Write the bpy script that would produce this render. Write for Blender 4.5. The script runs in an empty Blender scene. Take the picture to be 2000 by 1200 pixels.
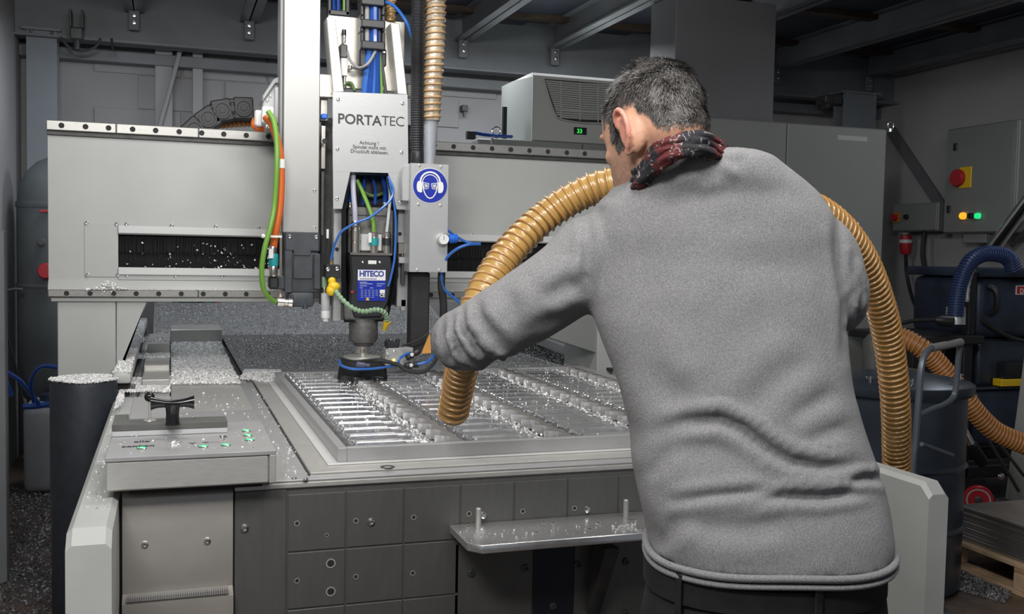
import bpy, bmesh, math, random
import numpy as np
from mathutils import Vector, Matrix, noise
random.seed(7)
scene = bpy.context.scene
COL = scene.collection
# ---------------------------------------------------------------- camera
F = 1960.9
YAW, PITCH, ROLL = math.radians(18.872), math.radians(3.154), math.radians(1.1028)
CAM = Vector((0, 0, 1.5))
def _axes():
    cy, sy, cp, sp = math.cos(YAW), math.sin(YAW), math.cos(PITCH), math.sin(PITCH)
    f = Vector((sy*cp, cy*cp, -sp)); r = Vector((cy, -sy, 0)); u = r.cross(f)
    c, s = math.cos(ROLL), math.sin(ROLL)
    return f, r*c + u*s, -r*s + u*c
CF, CR, CU = _axes()
cam = bpy.data.objects.new('camera', bpy.data.cameras.new('camera'))
COL.objects.link(cam)
cam.matrix_world = Matrix.Translation(CAM) @ Matrix((CR, CU, -CF)).transposed().to_4x4()
cam.data.sensor_width = 36; cam.data.lens = F/2000*36
cam.data.clip_start = .05; cam.data.clip_end = 60
scene.camera = cam
# ---------------------------------------------------------------- light and exposure
scene.view_settings.view_transform = 'Standard'; scene.view_settings.look = 'None'
scene.view_settings.gamma = 1; scene.view_settings.use_curve_mapping = False
scene.view_settings.exposure = 0.08
wd = bpy.data.worlds.new('world'); scene.world = wd; wd.use_nodes = True
wd.node_tree.nodes['Background'].inputs[0].default_value = (.55, .6, .68, 1)
wd.node_tree.nodes['Background'].inputs[1].default_value = .30
def area(name, loc, target, sx, sy, power, col=(1, .98, .95)):
    l = bpy.data.lights.new(name, 'AREA'); l.shape = 'RECTANGLE'; l.size = sx; l.size_y = sy
    l.energy = power; l.color = col
    o = bpy.data.objects.new(name, l); COL.objects.link(o)
    o.location = loc
    o.rotation_euler = (Vector(target) - Vector(loc)).to_track_quat('-Z', 'Y').to_euler()
    return o
area('machine_light', (.6, 3.35, 2.85), (.8, 3.6, .9), 1.5, .16, 24)
area('operator_light', (.9, 1.0, 2.9), (1.0, 2.6, 1.0), 1.6, .4, 36)
area('front_light', (-.5, .6, 2.7), (.5, 4.2, 1.2), .8, .4, 40)
area('hall_light', (2.2, 6.6, 2.95), (2.2, 7.0, 0), 2.2, .3, 36, (.92, .96, 1))
area('hall_light', (-.3, 6.4, 2.85), (-.3, 6.8, 0), .3, 1.0, 10, (.85, .92, 1))
area('hall_light', (5.0, 4.6, 2.9), (5.4, 4.8, 0), .3, 1.4, 9, (.9, .95, 1))

def P(px, py, **k):
    """world point seen at photo pixel (px,py) on the plane X=, Y=, Z= or at depth D="""
    d = CF + CR*((px-1000)/F) - CU*((py-600)/F)
    a, v = next(iter(k.items()))
    if a == 'D': return CAM + d*v
    i = 'XYZ'.index(a)
    return CAM + d*((v-CAM[i])/d[i])
def proj(p):
    q = p - CAM; z = q.dot(CF)
    return 1000+F*q.dot(CR)/z, 600-F*q.dot(CU)/z, z
def PR(x0, y0, x1, y1, Y):
    """pixel rectangle -> X0,X1,Z0,Z1 on the plane Y"""
    ym, xm = (y0+y1)/2, (x0+x1)/2
    return P(x0, ym, Y=Y).x, P(x1, ym, Y=Y).x, P(xm, y1, Y=Y).z, P(xm, y0, Y=Y).z

# ---------------------------------------------------------------- materials
MATS = {}
def mat(name, col, rough=.5, metal=0., noise_scale=0, noise_amt=.15, bump=0., bump_scale=80, stretch=(1, 1, 1),
        spec=.5, emit=0, trans=0., rvar=0., coat=0., vcol=False, ecol=None):
    if name in MATS: return MATS[name]
    m = bpy.data.materials.new(name); m.use_nodes = True; nt = m.node_tree; N = nt.nodes; L = nt.links
    b = N['Principled BSDF']
    b.inputs['Base Color'].default_value = (*col, 1); b.inputs['Roughness'].default_value = rough
    b.inputs['Metallic'].default_value = metal; b.inputs['Specular IOR Level'].default_value = spec
    b.inputs['Transmission Weight'].default_value = trans; b.inputs['Coat Weight'].default_value = coat
    if emit:
        b.inputs['Emission Color'].default_value = (*(ecol or col), 1); b.inputs['Emission Strength'].default_value = emit
    tc = mp = None
    if noise_scale or bump:
        tc = N.new('ShaderNodeTexCoord'); mp = N.new('ShaderNodeMapping'); mp.inputs['Scale'].default_value = stretch
        L.new(tc.outputs['Object'], mp.inputs[0])
    if noise_scale:
        nz = N.new('ShaderNodeTexNoise'); nz.inputs['Scale'].default_value = noise_scale; nz.inputs['Detail'].default_value = 6
        L.new(mp.outputs[0], nz.inputs['Vector'])
        mr = N.new('ShaderNodeMapRange'); mr.inputs['From Min'].default_value = .3; mr.inputs['From Max'].default_value = .7
        mr.inputs['To Min'].default_value = 1-noise_amt; mr.inputs['To Max'].default_value = 1+noise_amt
        L.new(nz.outputs['Fac'], mr.inputs['Value'])
        mx = N.new('ShaderNodeVectorMath'); mx.operation = 'SCALE'; mx.inputs[0].default_value = col
        L.new(mr.outputs[0], mx.inputs['Scale']); L.new(mx.outputs[0], b.inputs['Base Color'])
        if rvar:
            m2 = N.new('ShaderNodeMapRange'); m2.inputs['From Min'].default_value = .3; m2.inputs['From Max'].default_value = .7
            m2.inputs['To Min'].default_value = max(.03, rough-rvar); m2.inputs['To Max'].default_value = rough+rvar
            L.new(nz.outputs['Fac'], m2.inputs['Value']); L.new(m2.outputs[0], b.inputs['Roughness'])
    if vcol:
        at = N.new('ShaderNodeAttribute'); at.attribute_name = 'tint'
        if noise_scale:
            mm = N.new('ShaderNodeVectorMath'); mm.operation = 'MULTIPLY'; L.new(at.outputs['Color'], mm.inputs[0]); L.new(mx.outputs[0], mm.inputs[1])
            L.new(mm.outputs[0], b.inputs['Base Color'])
        else: L.new(at.outputs['Color'], b.inputs['Base Color'])
    if bump:
        n2 = N.new('ShaderNodeTexNoise'); n2.inputs['Scale'].default_value = bump_scale; n2.inputs['Detail'].default_value = 4
        L.new(mp.outputs[0], n2.inputs['Vector'])
        bp = N.new('ShaderNodeBump'); bp.inputs['Strength'].default_value = bump; bp.inputs['Distance'].default_value = .01
        L.new(n2.outputs['Fac'], bp.inputs['Height']); L.new(bp.outputs[0], b.inputs['Normal'])
    MATS[name] = m
    return m
M = dict(
    paint=mat('light grey machine enamel', (.44, .455, .44), .42, 0, 3, .05, .02, 300),
    bristle=mat('black bristle', (.006, .006, .007), .9),
    rail=mat('ground rail steel', (.36, .355, .34), .36, .55, 60, .08, .02, 500, (1, 1, 5), rvar=.03),
    profile=mat('white anodised profile', (.62, .63, .63), .4),
    guard=mat('pale grey painted steel', (.47, .48, .465), .45, 0, 6, .06, .03, 250),
    cover=mat('silver anodised sheet', (.43, .44, .445), .38, .3, 40, .03, 0, 0, (1, 1, 6)),
    steel=mat('ground steel', (.56, .55, .525), .38, .5, 40, .05, .02, 500, (1, 1, 6), rvar=.03),
    alu=mat('milled aluminium', (.70, .70, .71), .3, .8, 50, .05, .01, 400, (1, 8, 1), rvar=.03),
    aluf=mat('polished aluminium facets', (.86, .86, .87), .24, .93, 30, .03, 0, 0, (1, 5, 1), rvar=.04),
    web=mat('matt aluminium web', (.27, .25, .235), .5, .6, 30, .06),
    plate=mat('dark grey steel plate', (.145, .145, .138), .40, .45, 10, .05, .01, 300, (6, 1, 1), rvar=.02),
    plate2=mat('fixture plate aluminium', (.46, .46, .465), .38, .45, 14, .05, .01, 300, (1, 4, 1), rvar=.03),
    stainless=mat('stained stainless sheet', (.46, .43, .395), .38, .6, 5, .10, .01, 60, (1, 1, 1), rvar=.04),
    column=mat('brushed column casing', (.37, .37, .36), .42, .6, 8, .03, 0, 0, (1, 1, 1), rvar=.02),
    black=mat('black plastic', (.018, .019, .022), .42, 0, 20, .2),
    blackm=mat('black rubber', (.02, .02, .021), .75, 0, 20, .2, .1, 200),
    gloss=mat('glossy black', (.012, .012, .013), .16),
    servo=mat('anthracite casting', (.055, .062, .07), .5, .2, 12, .25, .08, 200),
    dark=mat('dark recess', (.02, .02, .022), .7),
    grey=mat('mid grey plastic', (.26, .26, .26), .5, 0, 10, .06),
    chain=mat('charcoal chain plastic', (.035, .035, .038), .5, 0, 20, .2),
    dgrey=mat('dark grey metal', (.09, .09, .09), .5, .4, 20, .2),
    housing=mat('grey cast housing', (.15, .15, .145), .5, .5, 60, .2, .1, 200),
    lgrey=mat('light grey plastic', (.5, .51, .52), .45),
    white=mat('white plastic', (.75, .75, .74), .4),
    nickel=mat('nickel plated', (.72, .68, .62), .22, 1.),
    chrome=mat('bright zinc', (.8, .8, .8), .18, 1.),
    brass=mat('brass', (.6, .42, .2), .3, .9),
    blue=mat('blue sign enamel', (.008, .026, .33), .35),
    bluetube=mat('blue polyurethane tube', (.03, .13, .46), .3, 0, coat=.2),
    dbluetube=mat('dark blue tube', (.012, .06, .30), .2, 0, coat=.6),
    blueplug=mat('blue plastic knob', (.02, .13, .62), .4),
    green=mat('green cable', (.16, .34, .05), .4),
    dgreen=mat('olive green cable', (.09, .16, .05), .5),
    orange=mat('orange cable', (.62, .13, .02), .4),
    lilac=mat('pale grey lilac cable', (.42, .42, .52), .4),
    teal=mat('teal band', (.02, .30, .32), .4),
    yellow=mat('yellow nozzle plastic', (.85, .55, .02), .4),
    coolant=mat('pale green segmented hose', (.25, .38, .24), .45),
    red=mat('red plastic', (.5, .02, .03), .4),
    flap=mat('orange rubber flap', (.62, .30, .07), .55),
    ink=mat('dark print', (.03, .03, .03), .5),
    inkb=mat('blue print', (.03, .05, .3), .5),
    wall=mat('whitewashed wall', (.37, .365, .37), .85, 0, 1.3, .10, .15, 30),
    beam=mat('grey painted girder', (.17, .18, .19), .5, 0, 4, .12),
    deck=mat('dark decking', (.035, .04, .055), .6, 0, 2, .35),
    decko=mat('brown timber edge', (.07, .045, .03), .7, 0, 8, .3),
    colu=mat('blue grey steel post', (.20, .225, .25), .5, 0, 4, .1),
    cab=mat('grey cabinet enamel', (.23, .24, .23), .45, 0, 2, .04),
    ac=mat('off white housing', (.42, .43, .41), .45),
    navy=mat('navy vacuum plastic', (.025, .035, .06), .4, 0, 6, .3),
    navym=mat('dark blue drum metal', (.06, .075, .10), .3, .5, 6, .2),
    tank=mat('grey pressure tank enamel', (.12, .135, .14), .45, .1, 3, .2),
    jerry=mat('translucent white canister', (.34, .35, .37), .5),
    duct=mat('grey sheet duct', (.15, .15, .16), .55, .1, 2, .1),
    hose=mat('amber hose wall', (.47, .29, .085), .34, 0, 12, .12, trans=.12, coat=.3),
    rib=mat('coppery hose spiral', (.42, .22, .075), .26, 0, 30, .15, coat=.6),
    hoseo=mat('dull orange hose wall', (.36, .16, .05), .45, 0, 12, .15),
    ribo=mat('orange spiral', (.60, .27, .09), .3, 0, coat=.4),
    hosec=mat('clear hose with brown stain', (.50, .42, .31), .22, 0, 18, .5, trans=.25, coat=.4),
    ribc=mat('brown hose spiral', (.52, .33, .17), .28, 0, 30, .25, coat=.5),
    clear=mat('clear pipe', (.62, .65, .70), .12, 0, trans=.55),
    chip=mat('aluminium chips', (.93, .93, .93), .38, .1),
    chipf=mat('fine grey swarf', (.50, .50, .50), .45, .35),
    sheet=mat('bright base sheet', (.74, .74, .73), .4, .3),
    chipd=mat('dull floor swarf', (.30, .30, .31), .5, .4),
    chipbed=mat('grey swarf layer', (.17, .17, .17), .6, .4, 260, .5, .5, 260),
    wood=mat('pale pallet wood', (.56, .40, .25), .7, 0, 9, .2, .2, 60, (1, 1, 1)),
    woodd=mat('reddish pallet wood', (.42, .24, .13), .75, 0, 9, .3, .2, 60, (1, 1, 1)),
    sheetm=mat('sheet metal stack', (.42, .40, .38), .35, .8, 8, .15, 0, 0, (1, 1, 14)),
    jeans=mat('black denim', (.011, .011, .013), .8, 0, 30, .3, .3, 900),
    stitch=mat('grey stitching', (.07, .07, .07), .8),
    leather=mat('black leather belt', (.02, .02, .02), .45),
    eye=mat('eye white', (.7, .68, .65), .2),
)
# floor: brown grey concrete, worn paint
def floor_mat():
    m = bpy.data.materials.new('worn concrete floor'); m.use_nodes = True; nt = m.node_tree; N = nt.nodes; L = nt.links
    b = N['Principled BSDF']; tc = N.new('ShaderNodeTexCoord')
    n1 = N.new('ShaderNodeTexNoise'); n1.inputs['Scale'].default_value = 1.6; n1.inputs['Detail'].default_value = 8
    n2 = N.new('ShaderNodeTexNoise'); n2.inputs['Scale'].default_value = 14; n2.inputs['Detail'].default_value = 8
    L.new(tc.outputs['Object'], n1.inputs[0]); L.new(tc.outputs['Object'], n2.inputs[0])
    c = N.new('ShaderNodeValToRGB'); c.color_ramp.elements[0].position = .38; c.color_ramp.elements[0].color = (.06, .052, .046, 1)
    c.color_ramp.elements[1].position = .66; c.color_ramp.elements[1].color = (.15, .10, .075, 1)
    L.new(n1.outputs[0], c.inputs[0])
    mx = N.new('ShaderNodeMix'); mx.data_type = 'RGBA'; mx.blend_type = 'MULTIPLY'; mx.inputs[0].default_value = .8
    c2 = N.new('ShaderNodeValToRGB'); c2.color_ramp.elements[0].position = .3; c2.color_ramp.elements[0].color = (.55, .55, .55, 1)
    c2.color_ramp.elements[1].position = .7; c2.color_ramp.elements[1].color = (1.25, 1.25, 1.25, 1)
    L.new(n2.outputs[0], c2.inputs[0]); L.new(c.outputs[0], mx.inputs[6]); L.new(c2.outputs[0], mx.inputs[7])
    L.new(mx.outputs[2], b.inputs['Base Color']); b.inputs['Roughness'].default_value = .45
    return m
M['floor'] = floor_mat()
# knitted sweater: rows of small stitches as bump, heathered yarn colour
def knit_mat():
    m = bpy.data.materials.new('heather grey knit'); m.use_nodes = True; nt = m.node_tree; N = nt.nodes; L = nt.links
    b = N['Principled BSDF']; tc = N.new('ShaderNodeTexCoord')
    n1 = N.new('ShaderNodeTexNoise'); n1.inputs['Scale'].default_value = 330; n1.inputs['Detail'].default_value = 3
    n3 = N.new('ShaderNodeTexNoise'); n3.inputs['Scale'].default_value = 9; n3.inputs['Detail'].default_value = 3
    L.new(tc.outputs['Object'], n1.inputs[0]); L.new(tc.outputs['Object'], n3.inputs[0])
    vo = N.new('ShaderNodeTexVoronoi'); vo.inputs['Scale'].default_value = 1; vo.inputs['Randomness'].default_value = .25
    mp = N.new('ShaderNodeMapping'); mp.inputs['Scale'].default_value = (420, 420, 620); mp.inputs['Rotation'].default_value = (0, .22, -.32)
    L.new(tc.outputs['Object'], mp.inputs[0]); L.new(mp.outputs[0], vo.inputs['Vector'])
    c = N.new('ShaderNodeValToRGB'); c.color_ramp.elements[0].position = .3; c.color_ramp.elements[0].color = (.18, .18, .185, 1)
    c.color_ramp.elements[1].position = .72; c.color_ramp.elements[1].color = (.295, .295, .30, 1)
    L.new(n1.outputs[0], c.inputs[0])
    mr = N.new('ShaderNodeMapRange'); mr.inputs['From Min'].default_value = .1; mr.inputs['From Max'].default_value = .75
    mr.inputs['To Min'].default_value = 1.05; mr.inputs['To Max'].default_value = .80; L.new(vo.outputs['Distance'], mr.inputs['Value'])
    s = N.new('ShaderNodeVectorMath'); s.operation = 'SCALE'; L.new(c.outputs[0], s.inputs[0]); L.new(mr.outputs[0], s.inputs['Scale'])
    L.new(s.outputs[0], b.inputs['Base Color']); b.inputs['Roughness'].default_value = .95
    b.inputs['Specular IOR Level'].default_value = .15
    b.inputs['Sheen Weight'].default_value = .08
    bp = N.new('ShaderNodeBump'); bp.invert = True; bp.inputs['Strength'].default_value = .45; bp.inputs['Distance'].default_value = .0015
    L.new(vo.outputs['Distance'], bp.inputs['Height']); L.new(bp.outputs[0], b.inputs['Normal'])
    return m
M['knit'] = knit_mat()
def scarf_mat():
    m = bpy.data.materials.new('patterned scarf cloth'); m.use_nodes = True; nt = m.node_tree; N = nt.nodes; L = nt.links
    b = N['Principled BSDF']; tc = N.new('ShaderNodeTexCoord')
    n0 = N.new('ShaderNodeTexNoise'); n0.inputs['Scale'].default_value = 18; L.new(tc.outputs['Object'], n0.inputs[0])
    c0 = N.new('ShaderNodeValToRGB'); c0.color_ramp.elements[0].position = .54; c0.color_ramp.elements[0].color = (.012, .012, .016, 1)
    c0.color_ramp.elements[1].position = .57; c0.color_ramp.elements[1].color = (.085, .010, .012, 1); L.new(n0.outputs[0], c0.inputs[0])
    n1 = N.new('ShaderNodeTexNoise'); n1.inputs['Scale'].default_value = 55; n1.inputs['Distortion'].default_value = 2.2; L.new(tc.outputs['Object'], n1.inputs[0])
    c1 = N.new('ShaderNodeValToRGB'); c1.color_ramp.elements[0].position = .58; c1.color_ramp.elements[0].color = (0, 0, 0, 1)
    c1.color_ramp.elements[1].position = .64; c1.color_ramp.elements[1].color = (1, 1, 1, 1); L.new(n1.outputs[0], c1.inputs[0])
    mx = N.new('ShaderNodeMix'); mx.data_type = 'RGBA'; L.new(c1.outputs[0], mx.inputs[0]); L.new(c0.outputs[0], mx.inputs[6]); mx.inputs[7].default_value = (.26, .23, .22, 1)
    L.new(mx.outputs[2], b.inputs['Base Color']); b.inputs['Roughness'].default_value = .85
    return m
M['scarf'] = scarf_mat()
M['skin'] = mat('skin', (1, 1, 1), .5, 0, 60, .05, .12, 500, vcol=True)
MATS['skin'].node_tree.nodes['Principled BSDF'].inputs['Subsurface Weight'].default_value = .12
MATS['skin'].node_tree.nodes['Principled BSDF'].inputs['Subsurface Radius'].default_value = (.02, .008, .004)
M['hair'] = mat('salt and pepper hair', (1, 1, 1), .5, 0, vcol=True)

# ---------------------------------------------------------------- mesh helpers
WLOC = {}
class MB:
    def __init__(s): s.b = bmesh.new()
    def box(s, x0, x1, y0, y1, z0, z1, bev=0., seg=1):
        if x0 > x1: x0, x1 = x1, x0
        if y0 > y1: y0, y1 = y1, y0
        if z0 > z1: z0, z1 = z1, z0
        r = bmesh.ops.create_cube(s.b, size=1)['verts']
        for v in r: v.co = Vector(((x0+x1)/2+v.co.x*(x1-x0), (y0+y1)/2+v.co.y*(y1-y0), (z0+z1)/2+v.co.z*(z1-z0)))
        if bev:
            e = list({e for v in r for e in v.link_edges})
            bmesh.ops.bevel(s.b, geom=e, offset=bev, segments=seg, affect='EDGES', profile=.5)
        return s
    def prism(s, pts, n, bev=0.):
        """closed polygon pts (Vectors) extruded by the vector n"""
        a = [s.b.verts.new(p) for p in pts]; c = [s.b.verts.new(Vector(p)+Vector(n)) for p in pts]
        k = len(pts); fs = [s.b.faces.new(a), s.b.faces.new(c[::-1])]
        for i in range(k): fs.append(s.b.faces.new((a[i], c[i], c[(i+1) % k], a[(i+1) % k])))
        bmesh.ops.recalc_face_normals(s.b, faces=fs)
        if bev:
            es = list({e for f in fs for e in f.edges})
            bmesh.ops.bevel(s.b, geom=es, offset=bev, segments=1, affect='EDGES')
        return s
    def rings(s, rs, cap=True, closed=False):
        vs = [[s.b.verts.new(p) for p in r] for r in rs]; n = len(rs[0]); m = len(vs)
        fs = []
        for i in range(m if closed else m-1):
            A, B = vs[i], vs[(i+1) % m]
            for j in range(n): fs.append(s.b.faces.new((A[j], A[(j+1) % n], B[(j+1) % n], B[j])))
        if cap and not closed:
            fs.append(s.b.faces.new(vs[0][::-1])); fs.append(s.b.faces.new(vs[-1]))
        bmesh.ops.recalc_face_normals(s.b, faces=fs)
        return s
    def tube(s, pts, r, seg=10, cap=True, flat=1.):
        pts = [Vector(p) for p in pts]; n = len(pts)
        R = r if isinstance(r, (list, tuple)) else [r]*n
        t0 = (pts[1]-pts[0]).normalized(); up = Vector((0, 0, 1)) if abs(t0.z) < .9 else Vector((0, 1, 0))
        a = t0.cross(up).normalized(); out = []
        for i, p in enumerate(pts):
            t = (pts[min(i+1, n-1)]-pts[max(i-1, 0)]).normalized()
            a = (a - t*a.dot(t)).normalized(); b = t.cross(a)
            out.append([p + a*math.cos(2*math.pi*k/seg)*R[i] + b*math.sin(2*math.pi*k/seg)*R[i]*flat for k in range(seg)])
        return s.rings(out, cap)
    def cyl(s, p0, p1, r, seg=20, r1=None): return s.tube([p0, p1], [r, r if r1 is None else r1], seg)
    def lathe(s, c, prof, seg=28, ax=(0, 0, 1)):
        """profile list of (radius, height along ax) about point c"""
        c = Vector(c); ax = Vector(ax).normalized(); a = ax.orthogonal().normalized(); b = ax.cross(a)
        return s.rings([[c+ax*h+(a*math.cos(2*math.pi*k/seg)+b*math.sin(2*math.pi*k/seg))*max(r, 1e-4) for k in range(seg)] for r, h in prof])
    def ball(s, c, r, seg=14):
        c = Vector(c); rr = (r, r, r) if not isinstance(r, (tuple, list)) else r
        v = bmesh.ops.create_uvsphere(s.b, u_segments=seg, v_segments=seg//2+2, radius=1)['verts']
        for q in v: q.co = c + Vector((q.co.x*rr[0], q.co.y*rr[1], q.co.z*rr[2]))
        return s
    def disc(s, c, r, n, seg=28):
        c = Vector(c); n = Vector(n).normalized(); a = n.orthogonal().normalized(); b = n.cross(a)
        f = s.b.faces.new([s.b.verts.new(c+(a*math.cos(2*math.pi*k/seg)+b*math.sin(2*math.pi*k/seg))*r) for k in range(seg)])
        return s
def obj(name, mb, m, parent=None, loc=None, smooth=35):
    """mb: MB (world coordinates, or local to loc) or a mesh"""
    if isinstance(mb, MB):
        me = bpy.data.meshes.new(name); mb.b.to_mesh(me); mb.b.free()
        if smooth:
            me.shade_smooth(); me.set_sharp_from_angle(angle=math.radians(smooth))
        if loc is None and len(me.vertices):       # origin at the base centre
            co = np.empty(len(me.vertices)*3); me.vertices.foreach_get('co', co); co = co.reshape(-1, 3)
            lo, hi = co.min(0), co.max(0); loc = Vector(((lo[0]+hi[0])/2, (lo[1]+hi[1])/2, lo[2]))
            me.transform(Matrix.Translation(-loc))
    else:
        me = mb
        if loc is None: loc = Vector((0, 0, 0))
    if m is not None and len(me.materials) == 0: me.materials.append(m)
    o = bpy.data.objects.new(name, me); COL.objects.link(o)
    loc = Vector(loc); WLOC[o.name] = loc
    if parent is not None:
        o.parent = parent; o.location = loc - WLOC[parent.name]
    else: o.location = loc
    return o
def thing(name, label, cat, loc, group=None):
    o = bpy.data.objects.new(name, None); COL.objects.link(o); o.location = loc; WLOC[o.name] = Vector(loc)
    o.empty_display_size = .05
    o['label'] = label; o['category'] = cat
    if group: o['group'] = group
    return o
def tag(o, label, cat=None, group=None, kind=None):
    if label: o['label'] = label
    if cat: o['category'] = cat
    if group: o['group'] = group
    if kind: o['kind'] = kind
    return o
def struct(name, mb, m, parent=None):
    o = obj(name, mb, m, parent)
    if parent is None: o['kind'] = 'structure'
    return o
def spline(pts, n=8):
    """Catmull-Rom through pts"""
    pts = [Vector(p) for p in pts]; q = [pts[0]*2-pts[1]]+pts+[pts[-1]*2-pts[-2]]; out = []
    for i in range(1, len(q)-2):
        for k in range(n):
            t = k/n; a, b, c, d = q[i-1], q[i], q[i+1], q[i+2]
            out.append(.5*((2*b)+(c-a)*t+(2*a-5*b+4*c-d)*t*t+(3*b-a-3*c+d)*t**3))
    out.append(pts[-1]); return out
def text_mesh(txt, size, bold=0., align='CENTER', extr=.0004, spacing=1.):
    c = bpy.data.curves.new('t', 'FONT'); c.body = txt; c.size = size; c.offset = bold; c.align_x = align; c.extrude = extr
    c.resolution_u = 3; c.space_character = spacing
    o = bpy.data.objects.new('t', c); COL.objects.link(o); dg = bpy.context.evaluated_depsgraph_get()
    me = bpy.data.meshes.new_from_object(o.evaluated_get(dg)); bpy.data.objects.remove(o); me.name = 'lettering'; return me
def text(name, txt, size, loc, m, parent, bold=0., align='CENTER', rot=None, spacing=1., squash=1.):
    me = text_mesh(txt, size, bold, align, spacing=spacing)
    R = Matrix.Rotation(math.radians(90), 4, 'X') if rot is None else rot
    me.transform(R @ Matrix.Diagonal((1, squash, 1, 1)))
    return obj(name, me, m, parent, loc)
def evalmesh(me, mods):
    o = bpy.data.objects.new('tmp', me); COL.objects.link(o)
    for t, kw in mods:
        md = o.modifiers.new('m', t)
        for a, v in kw.items(): setattr(md, a, v)
    dg = bpy.context.evaluated_depsgraph_get()
    r = bpy.data.meshes.new_from_object(o.evaluated_get(dg)); bpy.data.objects.remove(o); return r
_screw = {}
def screw(p, parent, r=.008, n=(0, -1, 0), m=None, name='screw'):
    """domed socket head, shared mesh"""
    k = (round(r, 4), n, name)
    if k not in _screw:
        mb = MB(); a = Vector(n)
        mb.lathe((0, 0, 0), [(r*1.0, -.002), (r, .001), (r*.85, r*.45), (r*.45, r*.6), (r*.42, r*.25), (.0001, r*.22)], 12, n)
        me = bpy.data.meshes.new(name); mb.b.to_mesh(me); mb.b.free(); me.shade_smooth(); me.set_sharp_from_angle(angle=.7)
        me.materials.append(m or M['chrome']); _screw[k] = me
    return obj(name, _screw[k], None, parent, p)
_hole = {}
def hole(p, parent, r=.009, n=(0, -1, 0), rim=True, name='bolt_hole'):
    k = (round(r, 4), n, rim)
    if k not in _hole:
        mb = MB(); R = r*1.35
        mb.lathe((0, 0, 0), [(R, 0), (R, .0012), (r, .0012), (r*.98, .0004), (.0001, .0004)], 14, n)
        me = bpy.data.meshes.new(name); mb.b.to_mesh(me); mb.b.free()
        me.materials.append(M['steel'] if rim else M['dark']); me.materials.append(M['dark'])
        for f in me.polygons:
            if f.center.length < r*.6 or f.index >= len(me.polygons)-15: f.material_index = 1
        _hole[k] = me
    return obj(name, _hole[k], None, parent, p)
def boxo(name, m, parent, x0, x1, y0, y1, z0, z1, bev=.002, seg=1):
    return obj(name, MB().box(x0, x1, y0, y1, z0, z1, bev, seg), m, parent)
def pbox(name, m, parent, px, Y, depth, bev=.002, seg=1):
    """box whose front face covers the photo rectangle px at plane Y"""
    X0, X1, Z0, Z1 = PR(*px, Y)
    return obj(name, MB().box(X0, X1, Y, Y+depth, Z0, Z1, bev, seg), m, parent)
def ptube(name, m, parent, pts, r, seg=10, n=6, kind=None):
    """tube through (px,py,D) points"""
    w = [P(a, b, D=d) for a, b, d in pts]
    return obj(name, MB().tube(spline(w, n), r if not isinstance(r, (list, tuple)) else r, seg), m, parent)
def yd(px, py, Y):
    return (P(px, py, Y=Y)-CAM).dot(CF)
def ytube(name, m, parent, pts, r, seg=8, n=6):
    """tube through (px,py,Y) points, each on its own plane Y"""
    w = [P(a, b, Y=d) for a, b, d in pts]
    return obj(name, MB().tube(spline(w, n), r, seg), m, parent)
# ---------------------------------------------------------------- the hall
LX, RX, BY, CZ = -1.0, 6.3, 8.0, 3.35
struct('floor', MB().box(LX-.2, RX+.2, -1.5, BY+.2, -.1, 0), M['floor'])
wb = struct('wall_back', MB().box(LX-.2, RX+.2, BY, BY+.2, 0, CZ+.1), M['wall'])
struct('wall_left', MB().box(LX-.2, LX, -1.5, BY, 0, CZ+.1), M['wall'])
wr = struct('wall_right', MB().box(RX, RX+.2, -1.5, BY, 0, CZ+.1), M['wall'])
ceil = struct('ceiling', MB().box(LX-.2, RX+.2, -1.5, BY+.2, CZ, CZ+.1), M['deck'])
# deck boards between the joists, seen from below
for i in range(16):
    x = LX+i*.46
    obj('deck_board', MB().box(x+.005, x+.45, -.5 + (i % 3)*.1, BY-.02, CZ-.03-(i % 2)*.012, CZ), M['deck'], ceil)
for y in (4.6, 6.3, 7.3):
    obj('timber_batten', MB().box(LX, RX, y, y+.1, CZ-.07, CZ-.03), M['decko'], ceil)
# pilasters on the back wall
for (a, b) in ((303, 337), (376, 396)):
    x0 = P(a, 180, Y=7.9).x; x1 = P(b, 180, Y=7.9).x
    obj('pilaster', MB().box(x0, x1, 7.88, BY, 0, CZ, .004), M['wall'], wb)
# whitewashed blockwork courses a little proud of the back wall, where it shows
for r in range(5):
    z0 = 1.75+r*.25
    for c in range(5):
        x0 = -.52+c*.62+(r % 2)*.3
        if x0 > 2.2: continue
        obj('wall_block', MB().box(x0, x0+.6, BY-.012-random.random()*.004, BY+.01, z0+.004, z0+.246, .004), M['wall'], wb)
# girders under the deck
gz0, gz1 = P(300, 92, Y=7.7).z, CZ-.02
def ibeam_x(name, y, z0, z1, x0, x1, w=.16):
    mb = MB(); mb.box(x0, x1, y-.006, y+.006, z0, z1); mb.box(x0, x1, y-w/2, y+w/2, z0, z0+.014); mb.box(x0, x1, y-w/2, y+w/2, z1-.014, z1)
    return mb
def ibeam_y(x, z0, z1, y0, y1, w=.13):
    mb = MB(); mb.box(x-.005, x+.005, y0, y1, z0, z1); mb.box(x-w/2, x+w/2, y0, y1, z0, z0+.012); mb.box(x-w/2, x+w/2, y0, y1, z1-.012, z1)
    return mb
g = thing('girder', 'long grey steel girder running along the back wall under the deck', 'girder', (2.5, 7.7, gz0))
obj('girder_beam', ibeam_x('g', 7.7, gz0, gz1, LX, RX), M['beam'], g)
obj('wall_ledge', MB().box(LX, RX, 7.86, BY, gz0-.10, gz0-.02, .004), M['beam'], g)
JZ = gz1-.02
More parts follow.
